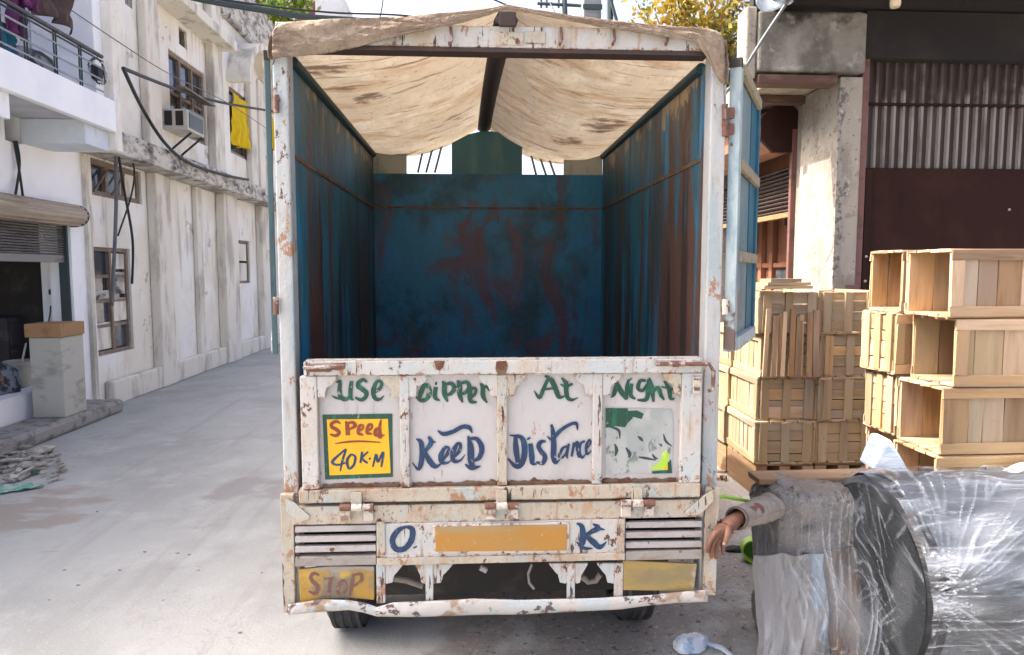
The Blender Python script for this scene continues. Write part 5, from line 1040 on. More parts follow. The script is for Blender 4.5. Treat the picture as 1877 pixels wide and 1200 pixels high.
# corner pier: street face (lit) and front face
yS = PX(1463, 400, XG).y
def pier(u, v):
    pass
make(MB().box(XG, xp1, YG, yS, 0, gz(1560, 140)), 'corner_pier', M['plaster'], rb, bevel=0.012)
# broken arris with patches
mb = MB(); nn = 40
for i in range(nn):
    z0, z1 = lerp(0.9, 3.3, i / nn), lerp(0.9, 3.3, (i + 1) / nn)
rng = random.Random(3)
def arris(u, v):
    z = lerp(0.3, gz(1535, 160), u); w_ = 0.012 + 0.030 * max(0, noise.noise(Vector((z * 5, 1, 0)))) + 0.045 * math.exp(-((z - gz(1540, 345)) / 0.09) ** 2) + 0.03 * math.exp(-((z - gz(1540, 185)) / 0.10) ** 2) + 0.02 * math.exp(-((z - gz(1540, 430)) / 0.25) ** 2)
    t = (v - 0.5) * 2
    return (XG - 0.006 + max(0, t) * w_ * 2, YG - 0.006 + max(0, -t) * w_, z)
make(MB().grid(arris, 160, 6), 'broken_edge', M['rubble_edge'], rb)
# concrete eave block over the pier, jutting to the street
ex0, ex1 = gx(1386, 90), gx(1580, 90)
zE0, zE1 = gz(1480, 134), gz(1480, 24)
make(MB().box(ex0, ex1 + 0.012, YG - 0.05, YG + 0.20, zE0, zE1), 'eave_block', M['concrete'], rb, bevel=0.02)
make(MB().box(gx(1366, 80), ex0 - 0.004, YG - 0.02, YG + 0.19, zE0 - 0.05, gz(1380, 12)), 'eave_post', M['plaster'], rb, bevel=0.015)
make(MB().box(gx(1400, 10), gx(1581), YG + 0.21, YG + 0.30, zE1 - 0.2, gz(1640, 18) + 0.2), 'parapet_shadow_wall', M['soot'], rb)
make(MB().box(XG - 0.50, XG - 0.002, YG + 0.201, YG + 2.6, zE0 - 0.02, zE0 + 0.10), 'soffit', M['plaster'], rb, bevel=0.01)
# timbers under the eave
for k, (pa, pb_, py, dy) in enumerate(((1385, 1532, 137, 0.02), (1380, 1482, 160, 0.6), (1380, 1440, 188, 1.15), (1378, 1402, 213, 1.7))):
    y = YG + dy; z = PY(pa, py, y).z
    xa = PY(pa, py, y).x; xb = XG + 0.03 if k else PY(1530, py, y).x
    make(MB().box(xa, xb, y - (0.06 if k == 0 else 0), y + 0.09, min(z, zE0 - 0.022) - 0.075, min(z, zE0 - 0.022)), 'eave_timber', M['timber_dark'], rb, bevel=0.008)
# far part of the street face with shutter, box and door
yA = yS; yB = 9.0
zsh_t, zsh_b = PX(1455, 300, XG + 0.06).z, PX(1458, 386, XG + 0.06).z
OP = (PX(1458, 420, XG + 0.05).y, PX(1330, 420, XG + 0.05).y + 0.2, 0.35, zsh_t + 0.25)
wallx('street_wall', M['plaster'], rb, XG + 0.04, yA, yB, 0, zE0 + 0.05, [OP], 0.35, -1)
make(MB().box(XG + 0.03, 9, YG + 1.72, yB, zE0 + 0.06, zE0 + 0.25), 'roof_slab', M['concrete'], rb)
make(MB().box(XG + 0.40, XG + 1.9, OP[0] - 0.1, OP[1] + 0.1, 0.0, 0.36), 'room_floor', M['concrete'], rb)
make(MB().box(XG + 0.52, XG + 0.57, OP[0] - 0.05, OP[1] + 0.3, 0.36, zsh_t + 0.3), 'panelling', M['brown_wood'], rb)
make(MB().box(XG + 0.4, XG + 2, OP[1] + 0.31, OP[1] + 0.4, 0.36, zsh_t + 0.5), 'room_end_wall', M['brown_wood'], rb)
# shutter box (octagonal end) and shutter slats
oc = PX(1428, 252, XG + 0.05); r_ = 0.235
pts = []
for i in range(8):
    t = math.pi / 8 + i * math.pi / 4; pts.append((XG - 0.10 + r_ * math.cos(t), oc.z + r_ * math.sin(t)))
zo = oc.z
hb = make(MB().prism([Vector((x, OP[0] + 0.0, z)) for x, z in pts], (0, 0.05, 0)), 'shutter_box_end', M['gate_red'], rb)
make(MB().prism([Vector((XG - 0.10 + (x - XG + 0.10) * 0.93, OP[0] + 0.052, zo + (z - zo) * 0.93)) for x, z in pts], (0, OP[1] - OP[0] - 0.06, 0)), 'shutter_box', M['brown_wood'], hb)
nsl = 11
for k in range(nsl):
    a, b = lerp(zsh_b, zsh_t, k / nsl), lerp(zsh_b, zsh_t, (k + 1) / nsl)
    make(MB().prism([Vector((x, OP[0] + 0.05, z)) for x, z in ((XG + 0.10, a + .002), (XG + 0.075, a + 0.004), (XG + 0.058, (a + b) / 2), (XG + 0.075, b - 0.008), (XG + 0.10, b - .006))], (0, OP[1] - OP[0] - 0.06, 0)), 'shutter_slat', M['corrug_dark'], hb)
make(MB().box(XG + 0.05, XG + 0.10, OP[0] + 0.05, OP[1], zsh_b - 0.05, zsh_b), 'shutter_foot', M['wood_greyy'], hb, bevel=0.004)
make(MB().box(XG - 0.01, XG + 0.10, OP[0] - 0.002, OP[0] + 0.045, 0.36, zo), 'shutter_guide', M['gate_frame'], hb, bevel=0.004)
# panelling rails and the low window behind the shutter
pw = rb
for (za, zb, ya, yb_, m_) in ((PX(1420, 490, XG + .5).z, PX(1420, 482, XG + .5).z, OP[0], OP[1], 'brown_wood'),):
    make(MB().box(XG + 0.47, XG + 0.515, ya, yb_, za, zb), 'panel_rail', M[m_], rb, bevel=0.004)
for px in (1398, 1418, 1362):
    yy = PX(px, 450, XG + 0.47).y; make(MB().box(XG + 0.455, XG + 0.515, yy, yy + 0.09, 0.37, zsh_b + 0.1), 'panel_stile', M['brown_wood'], rb, bevel=0.004)
ya, yb_ = PX(1448, 515, XG + 0.46).y, PX(1422, 515, XG + 0.46).y
make(MB().box(XG + 0.46, XG + 0.512, ya, yb_, PX(1440, 540, XG + .46).z, PX(1440, 494, XG + .46).z), 'low_window', M['glass'], rb)
make(MB().box(XG + 0.44, XG + 0.515, PX(1452, 400, XG + .44).y, PX(1438, 400, XG + .44).y, PX(1445, 412, XG + .44).z, PX(1445, 392, XG + .44).z), 'meter_box', M['dark_void'], rb)
# front with gate
gpost = make(MB().box(gx(1576.5), gx(1590), YG + 0.02, YG + 0.10, 0, gz(1583, 96)), 'gate_post', M['gate_frame'], rb, bevel=0.004)
for py in (522, 540): make(MB().box(gx(1559), gx(1580), YG - 0.012, YG + 0.018, gz(1570, py + 9), gz(1570, py)), 'gate_hasp', M['gate_frame'], gpost, bevel=0.004)
XE = 7.5
gsh = make(MB().box(gx(1592), XE, YG + 0.05, YG + 0.07, 0.05, gz(1600, 306)), 'gate_sheet', M['gate_red'], rb)
make(MB().box(gx(1592), gx(1604), YG + 0.025, YG + 0.048, 0.05, gz(1600, 308)), 'gate_edge', M['gate_red'], gsh, bevel=0.003)
for z_, x_ in ((gz(1600, 470), gx(1598)), (gz(1600, 515), gx(1598)), (gz(1863, 383), gx(1863)), (gz(1600, 548), gx(1598))):
    make(MB().lathe([(0, 0.012), (0.006, 0.010), (0.010, 0.001)], (x_, YG + (0.024 if x_ < 4 else 0.049), z_), (0, -1, 0), 10), 'rivet', M['grille'], gsh)
# corrugated sheet above: each rib its own strip
zc0, zc1, zc2 = gz(1640, 305), gz(1640, 186), gz(1640, 108)
pitch = (gx(1700) - gx(1615)) / 5.0
k = 0; x = gx(1593)
cor = make(MB().box(gx(1591), XE, YG + 0.12, YG + 0.13, zc0, gz(1640, 60)), 'corrugated_backing', M['corrug_dark'], rb)
while x < 5.6:
    for (za, zb) in ((zc0 + 0.004, zc1 - 0.01), (zc1 + 0.012, zc2)):
        prf = [(x, YG + 0.118), (x + pitch * 0.12, YG + 0.095), (x + pitch * 0.38, YG + 0.095), (x + pitch * 0.5, YG + 0.118)]
        make(MB().prism([Vector((a, b, za)) for a, b in prf], (0, 0, zb - za)), 'rib', M['corrug'], cor)
    x += pitch; k += 1
make(MB().box(gx(1591), XE, YG + 0.08, YG + 0.115, zc1 - 0.008, zc1 + 0.010), 'batten', M['gate_red'], cor)
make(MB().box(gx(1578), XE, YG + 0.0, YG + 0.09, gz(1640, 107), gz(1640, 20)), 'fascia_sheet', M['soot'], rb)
# flat roof jutting out over the gate
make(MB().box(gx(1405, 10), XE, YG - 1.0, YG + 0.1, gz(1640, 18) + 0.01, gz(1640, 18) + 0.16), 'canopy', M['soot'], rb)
make(MB().box(gx(1581), XE + 2, YG + 0.101, YG + 6, gz(1640, 18) + 0.01, gz(1640, 18) + 0.2), 'roof_slab', M['concrete'], rb)
make(MB().box(XG + 2.2, XG + 2.3, YG + 0.2, YG + 6, 0, 3.5), 'inner_wall', M['dark_void'], rb)
lpp = PY(1641, 8, 2.4)
lm = thing('hanging_lamp', 'small yellowed lamp shade hanging under the dark canopy', 'lamp', (lpp.x, 2.4, lpp.z))
make(MB().lathe([(0, 0.001), (0, 0.030), (0.02, 0.037), (0.09, 0.036), (0.11, 0.02), (0.11, 0.001)], (lpp.x, 2.4, lpp.z - 0.02), (0, 0, 1), 18), 'shade', M['bulb'], lm)
make(MB().tube([(lpp.x, 2.4, lpp.z + 0.09), (lpp.x, 2.4, gz(1640, 18) + 0.02)], 0.005, 6), 'cord', M['cable'], lm)
cable('service_wire', 'grey wire slanting down from the canopy across the concrete eave', [PY(1448, -4, YG - 0.2), PY(1400, 68, YG - 0.2), PY(1360, 132, YG - 0.1), PY(1330, 170, YG + 0.1), PY(1300, 205, YG + 0.3)], 0.014, 'cable_grey', 'wire')
tarp2 = tag(make(MB().grid(lambda u, v: (lerp(gx(1375, 10), gx(1470, 10), u), YG - 0.12 + 0.05 * math.sin(u * 9), lerp(zE1 + 0.16, zE1 + 0.02 - 0.05 * math.sin(u * 5), v) + 0.02 * noise.noise(Vector((u * 6, v * 4, 2)))), 24, 8), 'plastic_sheet', M['blue_film'], solid=0.004), 'scrap of blue grey plastic sheet on top of the concrete eave', 'plastic')

# ------------------------------------------------------------------ wooden crates
def crate(name, label, loc, L, W, H, rz, open_=(), group='wooden crates', pal=('wood', 'wood_pale', 'wood_grey'), seed=0, tilt=0.0, nb=5, th=0.014):
    """L along local x, W along y, H up; faces: x-, x+, y-, y+, z-, z+"""
    rg = random.Random(seed); t = thing(name, label, 'crate', (0, 0, 0), group)
    def bd(nm, x0, x1, y0, y1, z0, z1):
        r_ = rg.random(); m_ = pal[0] if r_ < 0.62 else (pal[1] if r_ < 0.85 else pal[2])
        j = 0.0034
        dd = (x1 - x0, y1 - y0, z1 - z0); m_ += 'xyz'[dd.index(max(dd))]
        o = make(MB().box(x0, x1, y0, y1, z0, z1, j), nm, M[m_], t); return o
    g_ = 0.005
    def split(a, b, n):
        cuts = [a] + sorted(a + (b - a) * (i + rg.uniform(-0.22, 0.22)) / n for i in range(1, n)) + [b]
        return list(zip(cuts, cuts[1:]))
    bw = H * 0.15
    for side, y0, y1 in (('y-', 0, th), ('y+', W - th, W)):
        if side in open_: continue
        for a, b in split(0.0, L, nb + 1): bd('board', a + g_ / 2, b - g_ / 2, y0, y1, 0.012, H - 0.012)
        oy0, oy1 = (-th * 0.9, -0.0005) if side == 'y-' else (W + 0.0005, W + th * 0.9)
        bd('batten', -0.004, L + 0.004, oy0, oy1, H - bw - 0.004, H - 0.004); bd('batten', -0.004, L + 0.004, oy0, oy1, 0.004, bw + 0.004)
        bd('batten', 0.0, L * 0.09, oy0, oy1, bw + 0.006, H - bw - 0.006)
    for side, x0, x1 in (('x-', 0.001, th), ('x+', L - th, L - 0.001)):
        if side in open_: continue
        for a, b in split(0.012, H - 0.012, 4): bd('board', x0, x1, th + 0.001, W - th - 0.001, a + g_ / 2, b - g_ / 2)
        ox0, ox1 = (-th * 0.9, 0.0) if side == 'x-' else (L, L + th * 0.9)
        for yy in (0.02, W * 0.5 - 0.03, W - 0.08): bd('batten', ox0, ox1, yy, yy + 0.06, 0.01, H - 0.01)
    for side, z0, z1 in (('z-', -0.002, 0.0115), ('z+', H - 0.0115, H + 0.002)):
        if side in open_: continue
        for a, b in split(-0.008, W + 0.008, 4): bd('board', -0.006, L + 0.006, a + g_, b - g_, z0, z1)
    t.location = loc; t.rotation_euler = (tilt, 0, rz)
    return t
def pallet(label, loc, L, W, H, rz):
    t = thing('pallet', label, 'pallet', (0, 0, 0), 'pallets under the crates')
    for i in range(5): make(MB().box(0, L, W * i / 5 + 0.008, W * (i + 1) / 5 - 0.008, H - 0.02, H, 0.002), 'deck_board', M['wood_greyx'], t)
    for i in range(3): make(MB().box(L * i / 2.0 - (0.08 * i / 2), L * i / 2.0 + 0.08 - (0.08 * i / 2), 0, W, 0.0, H - 0.0205, 0.002), 'runner', M['wood_greyy'], t)
    t.location = loc; t.rotation_euler = (0, 0, rz)
# near stack with open ends
HA = 0.372
A0 = PY(1742, 520, 1.07)
zA = PY(1700, 456, 1.2).z
nm = ('topmost crate of the near right stack, its open end to the street', 'second crate from the top of the near right stack, pale patch on its side', 'third crate from the top of the near right stack, above the wrapped roll', 'lowest visible crate of the near right stack, half hidden by the wrapped roll')
for k in range(4):
    dx = (0.0, 0.045, -0.01, -0.03)[k]
    crate('wooden_crate', nm[k], (A0.x + dx, 1.07, zA - HA * (k + 1) - 0.006 * k), 0.78, 0.36, HA - 0.004, (0.015, -0.02, 0.02, 0.0)[k], ('x-',), seed=20 + k)
pallet('grey pallet under the near right crate stack', (A0.x - 0.02, 1.05, 0.0), 0.85, 0.40, zA - HA * 4 - 0.03, 0)
# stack behind it
HB = 0.375
B0 = PY(1652, 520, 1.50)
zB = PY(1630, 458, 1.6).z
nm = ('small open-ended crate on top of the stack behind the near right one', 'closed slatted crate under the small open-ended one', 'yellowish closed crate third down, left of the open crates', 'lowest crate behind the blue plastic sheet')
for k in range(4):
    crate('wooden_crate', nm[k], (B0.x + (0.0, -0.02, 0.0, 0.03)[k], 1.50, zB - HB * (k + 1) - 0.004 * k), 0.62, 0.33, HB - 0.004, (-0.02, 0.03, -0.02, 0.0)[k], ('x-',) if k in (0, 3) else (), seed=40 + k, pal=('wood_pale', 'wood', 'wood') if k in (1, 2) else ('wood', 'wood_pale', 'wood_grey'))
pallet('grey pallet under the back crate stack', (B0.x, 1.48, 0.0), 0.70, 0.38, zB - HB * 4 - 0.03, 0)
# long block of crates behind the truck's right side
HC = 0.317; zC = 0.249; XCc = PX(1392, 690, 2.05).x
YC = PX(1392, 690, XCc).y
rowname = ('bottom', 'second', 'third', 'top'); colname = ('nearest the truck', 'right front', 'far left')
for lv in range(4):
    for cidx, (dx, dy, W_) in enumerate(((0, 0, 0.44), (0.445, 0.0, 0.44), (0, 0.60, 0.44))):
        if lv == 3 and cidx == 2: continue
        lab = {0: 'pale crate at the near corner of the block behind the open blue door, %s row', 1: 'crate right of the near corner of the block behind the blue door, %s row', 2: 'crate at the far end of the block behind the blue door, %s row'}[cidx] % rowname[lv]
        t = crate('wooden_crate', lab, (0, 0, 0), 0.58, 0.42, HC - 0.005, 0, ('z+',) if lv == 3 else (), seed=60 + lv * 3 + cidx, pal=('wood_pale', 'wood_pale', 'wood'), nb=6)
        t.rotation_euler = (0, 0, math.radians(90) + ((lv * 5 + cidx * 7) % 5 - 2) * 0.014)
        t.location = (XCc + dx + 0.43 + 0.016 * ((lv * 7 + cidx * 3) % 3 - 1), YC + dy + 0.014 * ((lv * 5 + cidx) % 3), zC + HC * lv)
for i, (dx, dy) in enumerate(((0, 0), (0.445, 0), (0, 0.6))):
    pallet(('pallet under the near corner of the crate block', 'pallet under the right of the crate block', 'pallet under the far end of the crate block')[i], (XCc + dx, YC + dy + 0.01, 0.0), 0.43, 0.57, zC - 0.002, 0)
# loose boards standing on edge and a flat one on the block
lb_z = zC + HC * 4
for k in range(9):
    px = 1398 + k * 11 + (4 if k % 3 else 0)
    a = PY(px, 690, YC - 0.05 - 0.01 * (k % 2)); b = PY(px + 8 - k * 0.8, 566 + (k * 13) % 17, YC - 0.03)
    d = Vector((0.028 + 0.008 * (k % 3), 0, 0)); nlab = 'rough board leaning upright on the crate block, %s from the left' % ('first', 'second', 'third', 'fourth', 'fifth', 'sixth', 'seventh', 'eighth', 'ninth')[k]
    mb = MB().prism([a, a + d, b + d, b], (0, 0.014, 0)); tag(make(mb, 'leaning_board', M['wood_greyz'] if k % 3 else M['woodz']), nlab, 'board', 'boards leaning on the crate block')
for k in range(3):
    p = PY(1400 + k * 6, 566 - k * 7, YC - 0.08); wd = (0.36, 0.34, 0.26)[k]
    mb = MB().box(0, wd, 0, 0.22 - 0.05 * k, 0, 0.022, 0.002)
    rot = Matrix.Rotation(0.05 + 0.1 * k, 4, 'Z'); mb.v = [rot @ v + Vector((p.x, p.y, lb_z + 0.010 + 0.024 * k)) for v in mb.v]
    tag(make(mb, 'loose_board', M['wood_palex']), ('wide pale board lying flat on the crate block', 'middle one of the flat boards on the crate block', 'short skewed board on top of the flat boards')[k], 'board', 'flat boards on the crate block')
rng = random.Random(8)
for k in range(14):
    p = PZ(rng.uniform(1308, 1385), rng.uniform(850, 880)); s_ = rng.uniform(0.02, 0.06); mb = MB().box(-s_, s_, -s_ * 0.4, s_ * 0.4, 0, rng.uniform(0.01, 0.04), 0.006)
    rot = Matrix.Rotation(rng.uniform(0, 3), 4, 'Z'); mb.v = [rot @ v + Vector((p.x, p.y, 0.002)) for v in mb.v]
    tag(make(mb, 'wood_offcut', M['wood_greyx' if k % 2 else 'timber_dark']), 'splintered wood offcut in the litter before the crate block', 'offcut', 'offcuts before the crates')

# ------------------------------------------------------------------ wrapped goods at the lower right
def quat(ax, ang): return Matrix.Rotation(ang, 3, ax)
ROLL_C = PY(1655, 1230, 0.0)
rd = Vector((1.0, 0.03, 0.0)).normalized()             # roll axis, away to the right
RR = 0.395
rc0 = Vector((1.60, 0.14, RR + 0.03))
roll = thing('wrapped_roll', 'big dark roll wrapped in clear stretch film at the lower right', 'roll', (rc0.x + 0.5, rc0.y + 0.3, 0))
make(MB().lathe([(0.0, 0.001), (0.004, RR * 0.3), (0.0, RR * 0.6), (0.004, RR * 0.9), (0.03, RR * 0.975), (0.06, RR * 0.98)], rc0, rd, 64), 'dark_end', M['roll_black'], roll)
ca = rd.cross(Vector((0, 0, 1))).normalized(); cc = ca.cross(rd)
def lumps(t, h): return 0.035 * noise.noise(Vector((math.cos(t) * 1.6, math.sin(t) * 1.6, h * 2.6 + 2))) + 0.020 * noise.noise(Vector((math.cos(t) * 4, math.sin(t) * 4, h * 6)))
def side(t, h, extra):
    e = sm(h / 0.10); r_ = RR * 0.965 + e * (lumps(t, h) + 0.012) + extra
    p = rc0 + rd * h + (ca * math.cos(t) + cc * math.sin(t)) * r_
    p.z = max(p.z, 0.004 + extra * 0.2); return p
make(MB().grid(lambda u, v: side(u * 2 * math.pi, lerp(0.061, 1.3, v), 0.0), 120, 60), 'core', M['roll_grey'], roll)
tf = max([i * 0.05 for i in range(126)], key=lambda t: (ca * math.cos(t) + cc * math.sin(t)).dot((CAM - rc0).normalized()))
tup = max([i * 0.05 for i in range(126)], key=lambda t: (ca * math.cos(t) + cc * math.sin(t)).z)
sgn_ = 1 if ((tup - tf + math.pi) % (2 * math.pi)) > math.pi else -1
def bunch(t, h):                                        # where the film is gathered (rim fan, pulled creases), plus glare painted as opacity
    dt = (t - (tf - sgn_ * 0.22) + math.pi) % (2 * math.pi) - math.pi
    a_, d_ = math.atan2(dt * RR, h - 0.01), math.hypot(dt * RR, h - 0.01)
    s1 = max(0.0, 1 - abs(noise.noise(Vector((a_ * 11, d_ * 1.6, 3)))) * 7) * (1 - sm((d_ - 0.35) / 0.6))
    s2 = max(0.0, 1 - abs(noise.noise(Vector((h * 1.8 + 0.5 * math.sin(t * 3), math.cos(t) * 9, math.sin(t) * 9)))) * 8)
    s3 = max(0.0, 1 - abs(noise.noise(Vector((h * 4.5 + 2 * math.cos(t), math.cos(t) * 22, math.sin(t) * 22 + h * 5)))) * 8)
    m_ = sm(0.5 + 1.6 * noise.noise(Vector((h * 3, math.cos(t) * 2.5, math.sin(t) * 2.5)))); m2 = sm(0.5 + 1.8 * noise.noise(Vector((h * 6 + 4, math.cos(t) * 5, math.sin(t) * 5))))
    glare = 0.55 * sm(0.1 + 1.6 * noise.noise(Vector((h * 2.2 + 7, math.cos(t) * 4, math.sin(t) * 4))))
    return min(1.0, s1 ** 2 * (0.4 + 0.6 * m2) + 0.75 * s2 ** 2 * m_ + 0.5 * s3 ** 2 * m2 + glare)
def film(u, v):
    t = u * 2 * math.pi; h = lerp(-0.008, 1.31, v)
    q_ = 0.010 + 0.014 * abs(noise.noise(Vector((math.cos(t) * 4 + h * 2, math.sin(t) * 4 - h * 1.5, h * 3)))) + 0.010 * bunch(t, h)
    return side(t, h, q_)
fm = make(MB().grid(film, 520, 160), 'stretch_film', M['film'], roll)
at_ = fm.data.attributes.new('bunching', 'FLOAT', 'POINT')
at_.data.foreach_set('value', [bunch(i / 520 * 2 * math.pi, lerp(-0.008, 1.31, j / 160)) for i in range(521) for j in range(161)])
def film_end(u, v):
    t = u * 2 * math.pi; r_ = lerp(0.0, RR * 0.955, v)
    return rc0 - rd * (0.018 + 0.006 * noise.noise(Vector((math.cos(t) * r_ * 9, math.sin(t) * r_ * 9, 2)))) + (ca * math.cos(t) + cc * math.sin(t)) * r_
fe = make(MB().grid(film_end, 240, 60), 'end_film', M['film'], roll)
def end_bunch(t, r_):
    x, y = math.cos(t) * r_, math.sin(t) * r_; tot = 0.0
    for k, (ang, fr) in enumerate(((0.5, 16), (1.1, 22), (2.4, 19))):
        q_, w_ = x * math.cos(ang) + y * math.sin(ang), -x * math.sin(ang) + y * math.cos(ang)
        tot += max(0.0, 1 - abs(noise.noise(Vector((q_ * fr, w_ * 2.0, k * 5.0)))) * 9) ** 2 * sm(0.35 + 1.5 * noise.noise(Vector((x * 5, y * 5, k * 3.0))))
    return min(1.0, 0.75 * tot + 0.25 * sm(0.2 + 1.5 * noise.noise(Vector((x * 6, y * 6, 9)))) - 0.12)
at_ = fe.data.attributes.new('bunching', 'FLOAT', 'POINT')
at_.data.foreach_set('value', [end_bunch(i / 240 * 2 * math.pi, lerp(0.0, RR * 0.955, j / 60)) for i in range(241) for j in range(61)])
# mottled bundle between roll and truck, the grey and brown packs before it
def bundle(u, v, c, sx, sy, sz, seed, rz=0.0, lump_=0.05, pw=4.0, fz_=1.0):
    th_ = u * 2 * math.pi; ph = (v - 0.5) * math.pi
    f = lambda a: math.copysign(abs(a) ** (2 / pw), a)
    x, y, z = sx * f(math.cos(ph)) * f(math.cos(th_)), sy * f(math.cos(ph)) * f(math.sin(th_)), sz * f(math.sin(ph))
    k = 1 + lump_ * noise.noise(Vector((x * 7 + seed, y * 7, z * 7 * fz_))) + lump_ * 0.6 * noise.noise(Vector((x * 17, y * 17 + seed, z * 17 * fz_))) + lump_ * 0.35 * abs(noise.noise(Vector((x * 38, y * 38 + seed, z * 38 * fz_))))
    x, y = x * k, y * k; z = z * (1 + (k - 1) * 0.6)
    return (c[0] + x * math.cos(rz) - y * math.sin(rz), c[1] + x * math.sin(rz) + y * math.cos(rz), max(0.004, c[2] + z))
bl = PY(1398, 960, 0.22); br_ = PY(1650, 960, 0.22); bt = PY(1500, 892, 0.35).z
tag(make(MB().grid(lambda u, v: bundle(u, v, ((bl.x + br_.x) / 2 + 0.05, 0.40, bt / 2), (br_.x - bl.x) / 2 - 0.03, 0.15, bt / 2, 3, 0.0, 0.10, 9.0), 180, 110), 'wrapped_bundle', M['mottle']), 'mottled grey bundle of wrapped goods between the truck and the dark roll', 'bundle')
tag(make(MB().prism([PY(1392, 878, 0.42), PY(1652, 872, 0.42), PY(1652, 883, 0.42), PY(1392, 889, 0.42)], (0, 0.13, 0), ), 'long_plank', M['wood_greyx'], bevel=0.004), 'long grey beige plank lying along the top of the mottled bundle', 'plank')
def drape(name, label, mat, pa, pb, ptop, seed, yt, yb):
    def fn(u, v):
        y = lerp(yt, yb, sm(v * 1.1)); xa, xb = PY(pa, 1110, yb).x, PY(pb, 1110, yb).x
        z = lerp(PY((pa + pb) / 2, ptop, yt).z + 0.02 * noise.noise(Vector((u * 4, seed, 0))), 0.006, v)
        f_ = 0.3 + 0.7 * v
        y -= f_ * (0.040 * noise.noise(Vector((u * 2.6 + v * 0.8, v * 1.6, seed))) + 0.028 * abs(noise.noise(Vector((u * 4.5 + v * 1.5, v * 2.6, seed + 3)))) + 0.006 * noise.noise(Vector((u * 15 + v * 4, v * 8, seed))))
        return (lerp(xa, xb, u) + 0.012 * noise.noise(Vector((v * 4, u * 2, seed + 9))), y, z)
    return tag(make(MB().grid(fn, 90, 90), name, M[mat], solid=0.004), label, 'sheeting')
drape('draped_sheet', 'grey plastic sheet with pale blue patches hanging down before the mottled bundle', 'sack_grey', 1394, 1526, 1016, 2, 0.20, 0.12)
drape('draped_sheet', 'brown sheet with an orange patch hanging down beside the dark roll', 'sack_brown', 1522, 1600, 1006, 6, 0.22, 0.15)
fx0, fx1 = PY(1402, 1100, 0.06).x, PY(1632, 1100, 0.06).x
def sheet_b(u, v):
    a_ = math.atan2(v - 0.05, u - 0.15)
    s1 = max(0.0, 1 - abs(noise.noise(Vector((a_ * 9, math.hypot(u, v) * 1.5, 2)))) * 7) ** 2
    s2 = max(0.0, 1 - abs(noise.noise(Vector((u * 12 + v * 2, v * 1.4, 6)))) * 7) ** 2
    s3 = max(0.0, 1 - abs(noise.noise(Vector((u * 9 - v * 7, v * 8 + u * 4, 12)))) * 8) ** 2
    return min(1.0, 0.5 * s1 * sm(0.4 + noise.noise(Vector((u * 3, v * 3, 1)))) + 0.6 * s2 * sm(0.5 + 1.5 * noise.noise(Vector((u * 4, v * 3, 4)))) + 0.5 * s3 * sm(0.3 + 1.5 * noise.noise(Vector((u * 3, v * 4, 8)))) + 0.30 * sm(0.1 + 1.5 * noise.noise(Vector((u * 2.5, v * 2, 15)))))
def sheet(u, v):
    y = lerp(0.235, 0.045, sm(v * 1.3)) - 0.05 * sm(u) * (1 - v) - 0.016 * sheet_b(u, v) - 0.03 * noise.noise(Vector((u * 3, v * 2.4, 21)))
    return (lerp(fx0, fx1, u) + 0.02 * noise.noise(Vector((v * 3, u, 5))), y, lerp(bt + 0.005 + 0.02 * noise.noise(Vector((u * 5, 1, 1))), 0.004, v))
fs = make(MB().grid(sheet, 200, 220), 'film_sheet', M['film'])
at_ = fs.data.attributes.new('bunching', 'FLOAT', 'POINT')
at_.data.foreach_set('value', [sheet_b(i / 200, j / 220) for i in range(201) for j in range(221)])
tag(fs, 'clear crinkled film sheet stretched over the mottled bundle and hanging sheets', 'plastic film')
tag(make(MB().prism([PY(1598, 860, 0.9), PY(1672, 872, 0.85), PY(1634, 806, 0.95), PY(1620, 806, 0.97)], (0.02, 0.16, 0)), 'plastic_wrapped_block', M['blue_film'], bevel=0.01), 'pale blue plastic wrapped block leaning before the crates', 'plastic')
pe = PY(1862, 862, 0.85)
tag(make(MB().grid(lambda u, v: bundle(u, v, (pe.x + 0.16, 0.85, pe.z - 0.14), 0.22, 0.18, 0.17, 8, 0.2, 0.05, 2.6), 48, 28), 'film_lump', M['blue_film']), 'lump of crumpled film on the far end of the big roll', 'plastic')

# lime-green tape ring, strap, crumpled bag
tr = thing('tape_ring', 'lime green plastic ring on the dark ground beside the bundle', 'ring', PZ(1384, 1030))
tc_ = PZ(1382, 1034) + Vector((0, 0, 0.071)); tn = Vector((-0.30, -0.95, 0.05)).normalized()
make(MB().lathe([(0, 0.058), (0, 0.066), (0.07, 0.071), (0.07, 0.063), (0, 0.058)], tc_, -tn, 36), 'ring', M['lime'], tr)
make(MB().lathe([(0.064, 0.001), (0.064, 0.061)], tc_, -tn, 30), 'inside', M['lime_dark'], tr)
cable('strap', 'thin yellow green strap beside the truck corner above the hand', [PY(1304, 911, 0.02), PY(1325, 910, 0.05), PY(1350, 914, 0.1), PY(1372, 918, 0.2), PY(1400, 925, 0.3)], 0.007, 'lime', 'strap')
bgp = thing('plastic_bag', 'crumpled white and blue plastic bag with a twisted tail on the ground', 'bag', PZ(1275, 1178))
pc = PZ(1268, 1182)
def bagfn(u, v):
    x, y, z = bundle(u, v, (pc.x, pc.y, 0.022), 0.062, 0.05, 0.034, 4, 0.3, 0.85, 2.6); return (x, y, z)
make(MB().grid(bagfn, 40, 24), 'body', M['bag'], bgp)
make(MB().tube([PZ(1285, 1180) + Vector((0, 0, 0.02)), PZ(1300, 1188) + Vector((0, 0, 0.02)), PZ(1322, 1192) + Vector((0, 0, 0.012)), PZ(1345, 1210) + Vector((0, 0, 0.012))], [0.012, 0.007, 0.010, 0.006], 8, sx=1.5), 'tail', M['bag'], bgp)
lump('dark_scrap', 'crumpled black scrap on the dark ground behind the hand', 'cable', tuple(PZ(1352, 1012) + Vector((0, 0.02, 0.012))), (0.07, 0.03, 0.02), 'scrap', 5)

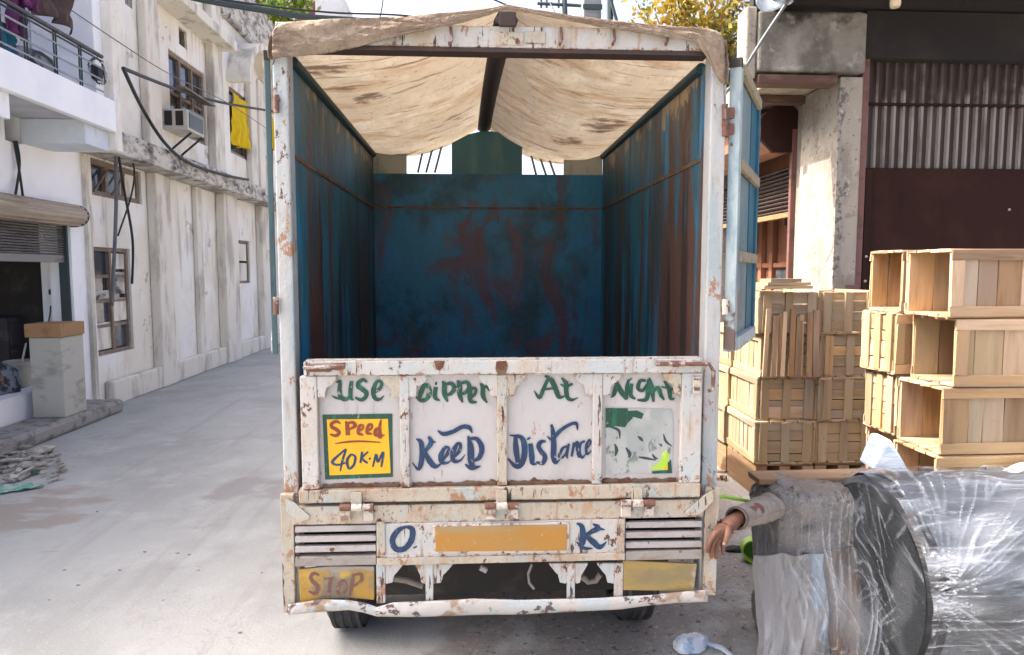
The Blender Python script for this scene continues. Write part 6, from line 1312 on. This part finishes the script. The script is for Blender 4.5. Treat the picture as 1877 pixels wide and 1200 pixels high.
# ------------------------------------------------------------------ the hand reaching past the bundle
YH = -0.06
pers = thing('person', 'brown hand and beige rolled sleeve reaching down beside the truck corner', 'person', tuple(PY(1345, 960, YH)))
def HP(zx, zy, dy=0.0): return PY(1240 + zx / 7.5, 900 + zy / 7.5, YH + dy)
sk_v = []; sk_e = []; sk_r = []
def sv(p, r, par=None):
    sk_v.append(p); sk_r.append(r)
    if par is not None: sk_e.append((par, len(sk_v) - 1))
    return len(sk_v) - 1
e_ = sv(HP(1150, 255, 0.17), 0.040); f1 = sv(HP(960, 310, 0.09), 0.034, e_); w_ = sv(HP(800, 400, 0.03), 0.026, f1)
p1 = sv(HP(720, 470, 0.015), 0.027, w_); p2 = sv(HP(630, 535, 0.0), 0.027, p1)
kn = []
for (k0, k1, k2, k3, dy) in (((530, 570), (455, 690), (432, 770), (425, 852), -0.022), ((565, 600), (500, 720), (478, 840), (476, 930), -0.008), ((600, 620), (555, 735), (545, 850), (545, 935), 0.008), ((640, 625), (635, 720), (640, 800), (642, 880), 0.024)):
    a = sv(HP(*k0, dy), 0.0125, p2); b = sv(HP(*k1, dy - 0.004), 0.0098, a); c_ = sv(HP(*k2, dy), 0.0088, b); d_ = sv(HP(*k3, dy + 0.008), 0.0072, c_)
a = sv(HP(715, 545, -0.028), 0.0145, p1); b = sv(HP(690, 640, -0.040), 0.0112, a); c_ = sv(HP(655, 735, -0.040), 0.0088, b)
me = bpy.data.meshes.new('arm'); off = base_of(pers)
me.from_pydata([tuple(v - off) for v in sk_v], sk_e, [])
arm = bpy.data.objects.new('arm', me); COL.objects.link(arm); arm.parent = pers; me.materials.append(M['skin'])
m_ = arm.modifiers.new('skin', 'SKIN'); m_.use_smooth_shade = True
for i, r_ in enumerate(sk_r): me.skin_vertices[0].data[i].radius = (r_, r_)
me.skin_vertices[0].data[0].use_root = True
m_ = arm.modifiers.new('sub', 'SUBSURF'); m_.levels = 2; m_.render_levels = 2
make(MB().lathe([(0, 0.0), (0.001, 0.006), (0.002, 0.0)], HP(652, 722, -0.0492), (0, -1, 0), 10), 'nail', M['nail'], pers)
s0, s1 = HP(835, 372, 0.035), HP(1300, 215, 0.30); ax_ = (s1 - s0)
a1 = ax_.normalized().cross(Vector((0, 0, 1))).normalized(); a2 = a1.cross(ax_.normalized())
def sleeve(u, v):
    t = u * 2 * math.pi; r_ = lerp(0.038, 0.053, sm(v)) * (1 + 0.10 * noise.noise(Vector((math.cos(t) * 1.5, math.sin(t) * 1.5, v * 9))) + 0.05 * math.sin(v * 40 + math.sin(t) * 2))
    return s0 + ax_ * v + (a1 * math.cos(t) + a2 * math.sin(t)) * r_
make(MB().grid(sleeve, 40, 40), 'sleeve', M['sleeve'], pers, solid=0.004)
make(MB().grid(lambda u, v: s0 - ax_.normalized() * (0.012 - 0.020 * v) + (a1 * math.cos(u * 6.2832) + a2 * math.sin(u * 6.2832)) * (0.0385 + 0.004 * math.sin(v * 3.1)), 32, 6), 'cuff', M['cuff'], pers, solid=0.005)
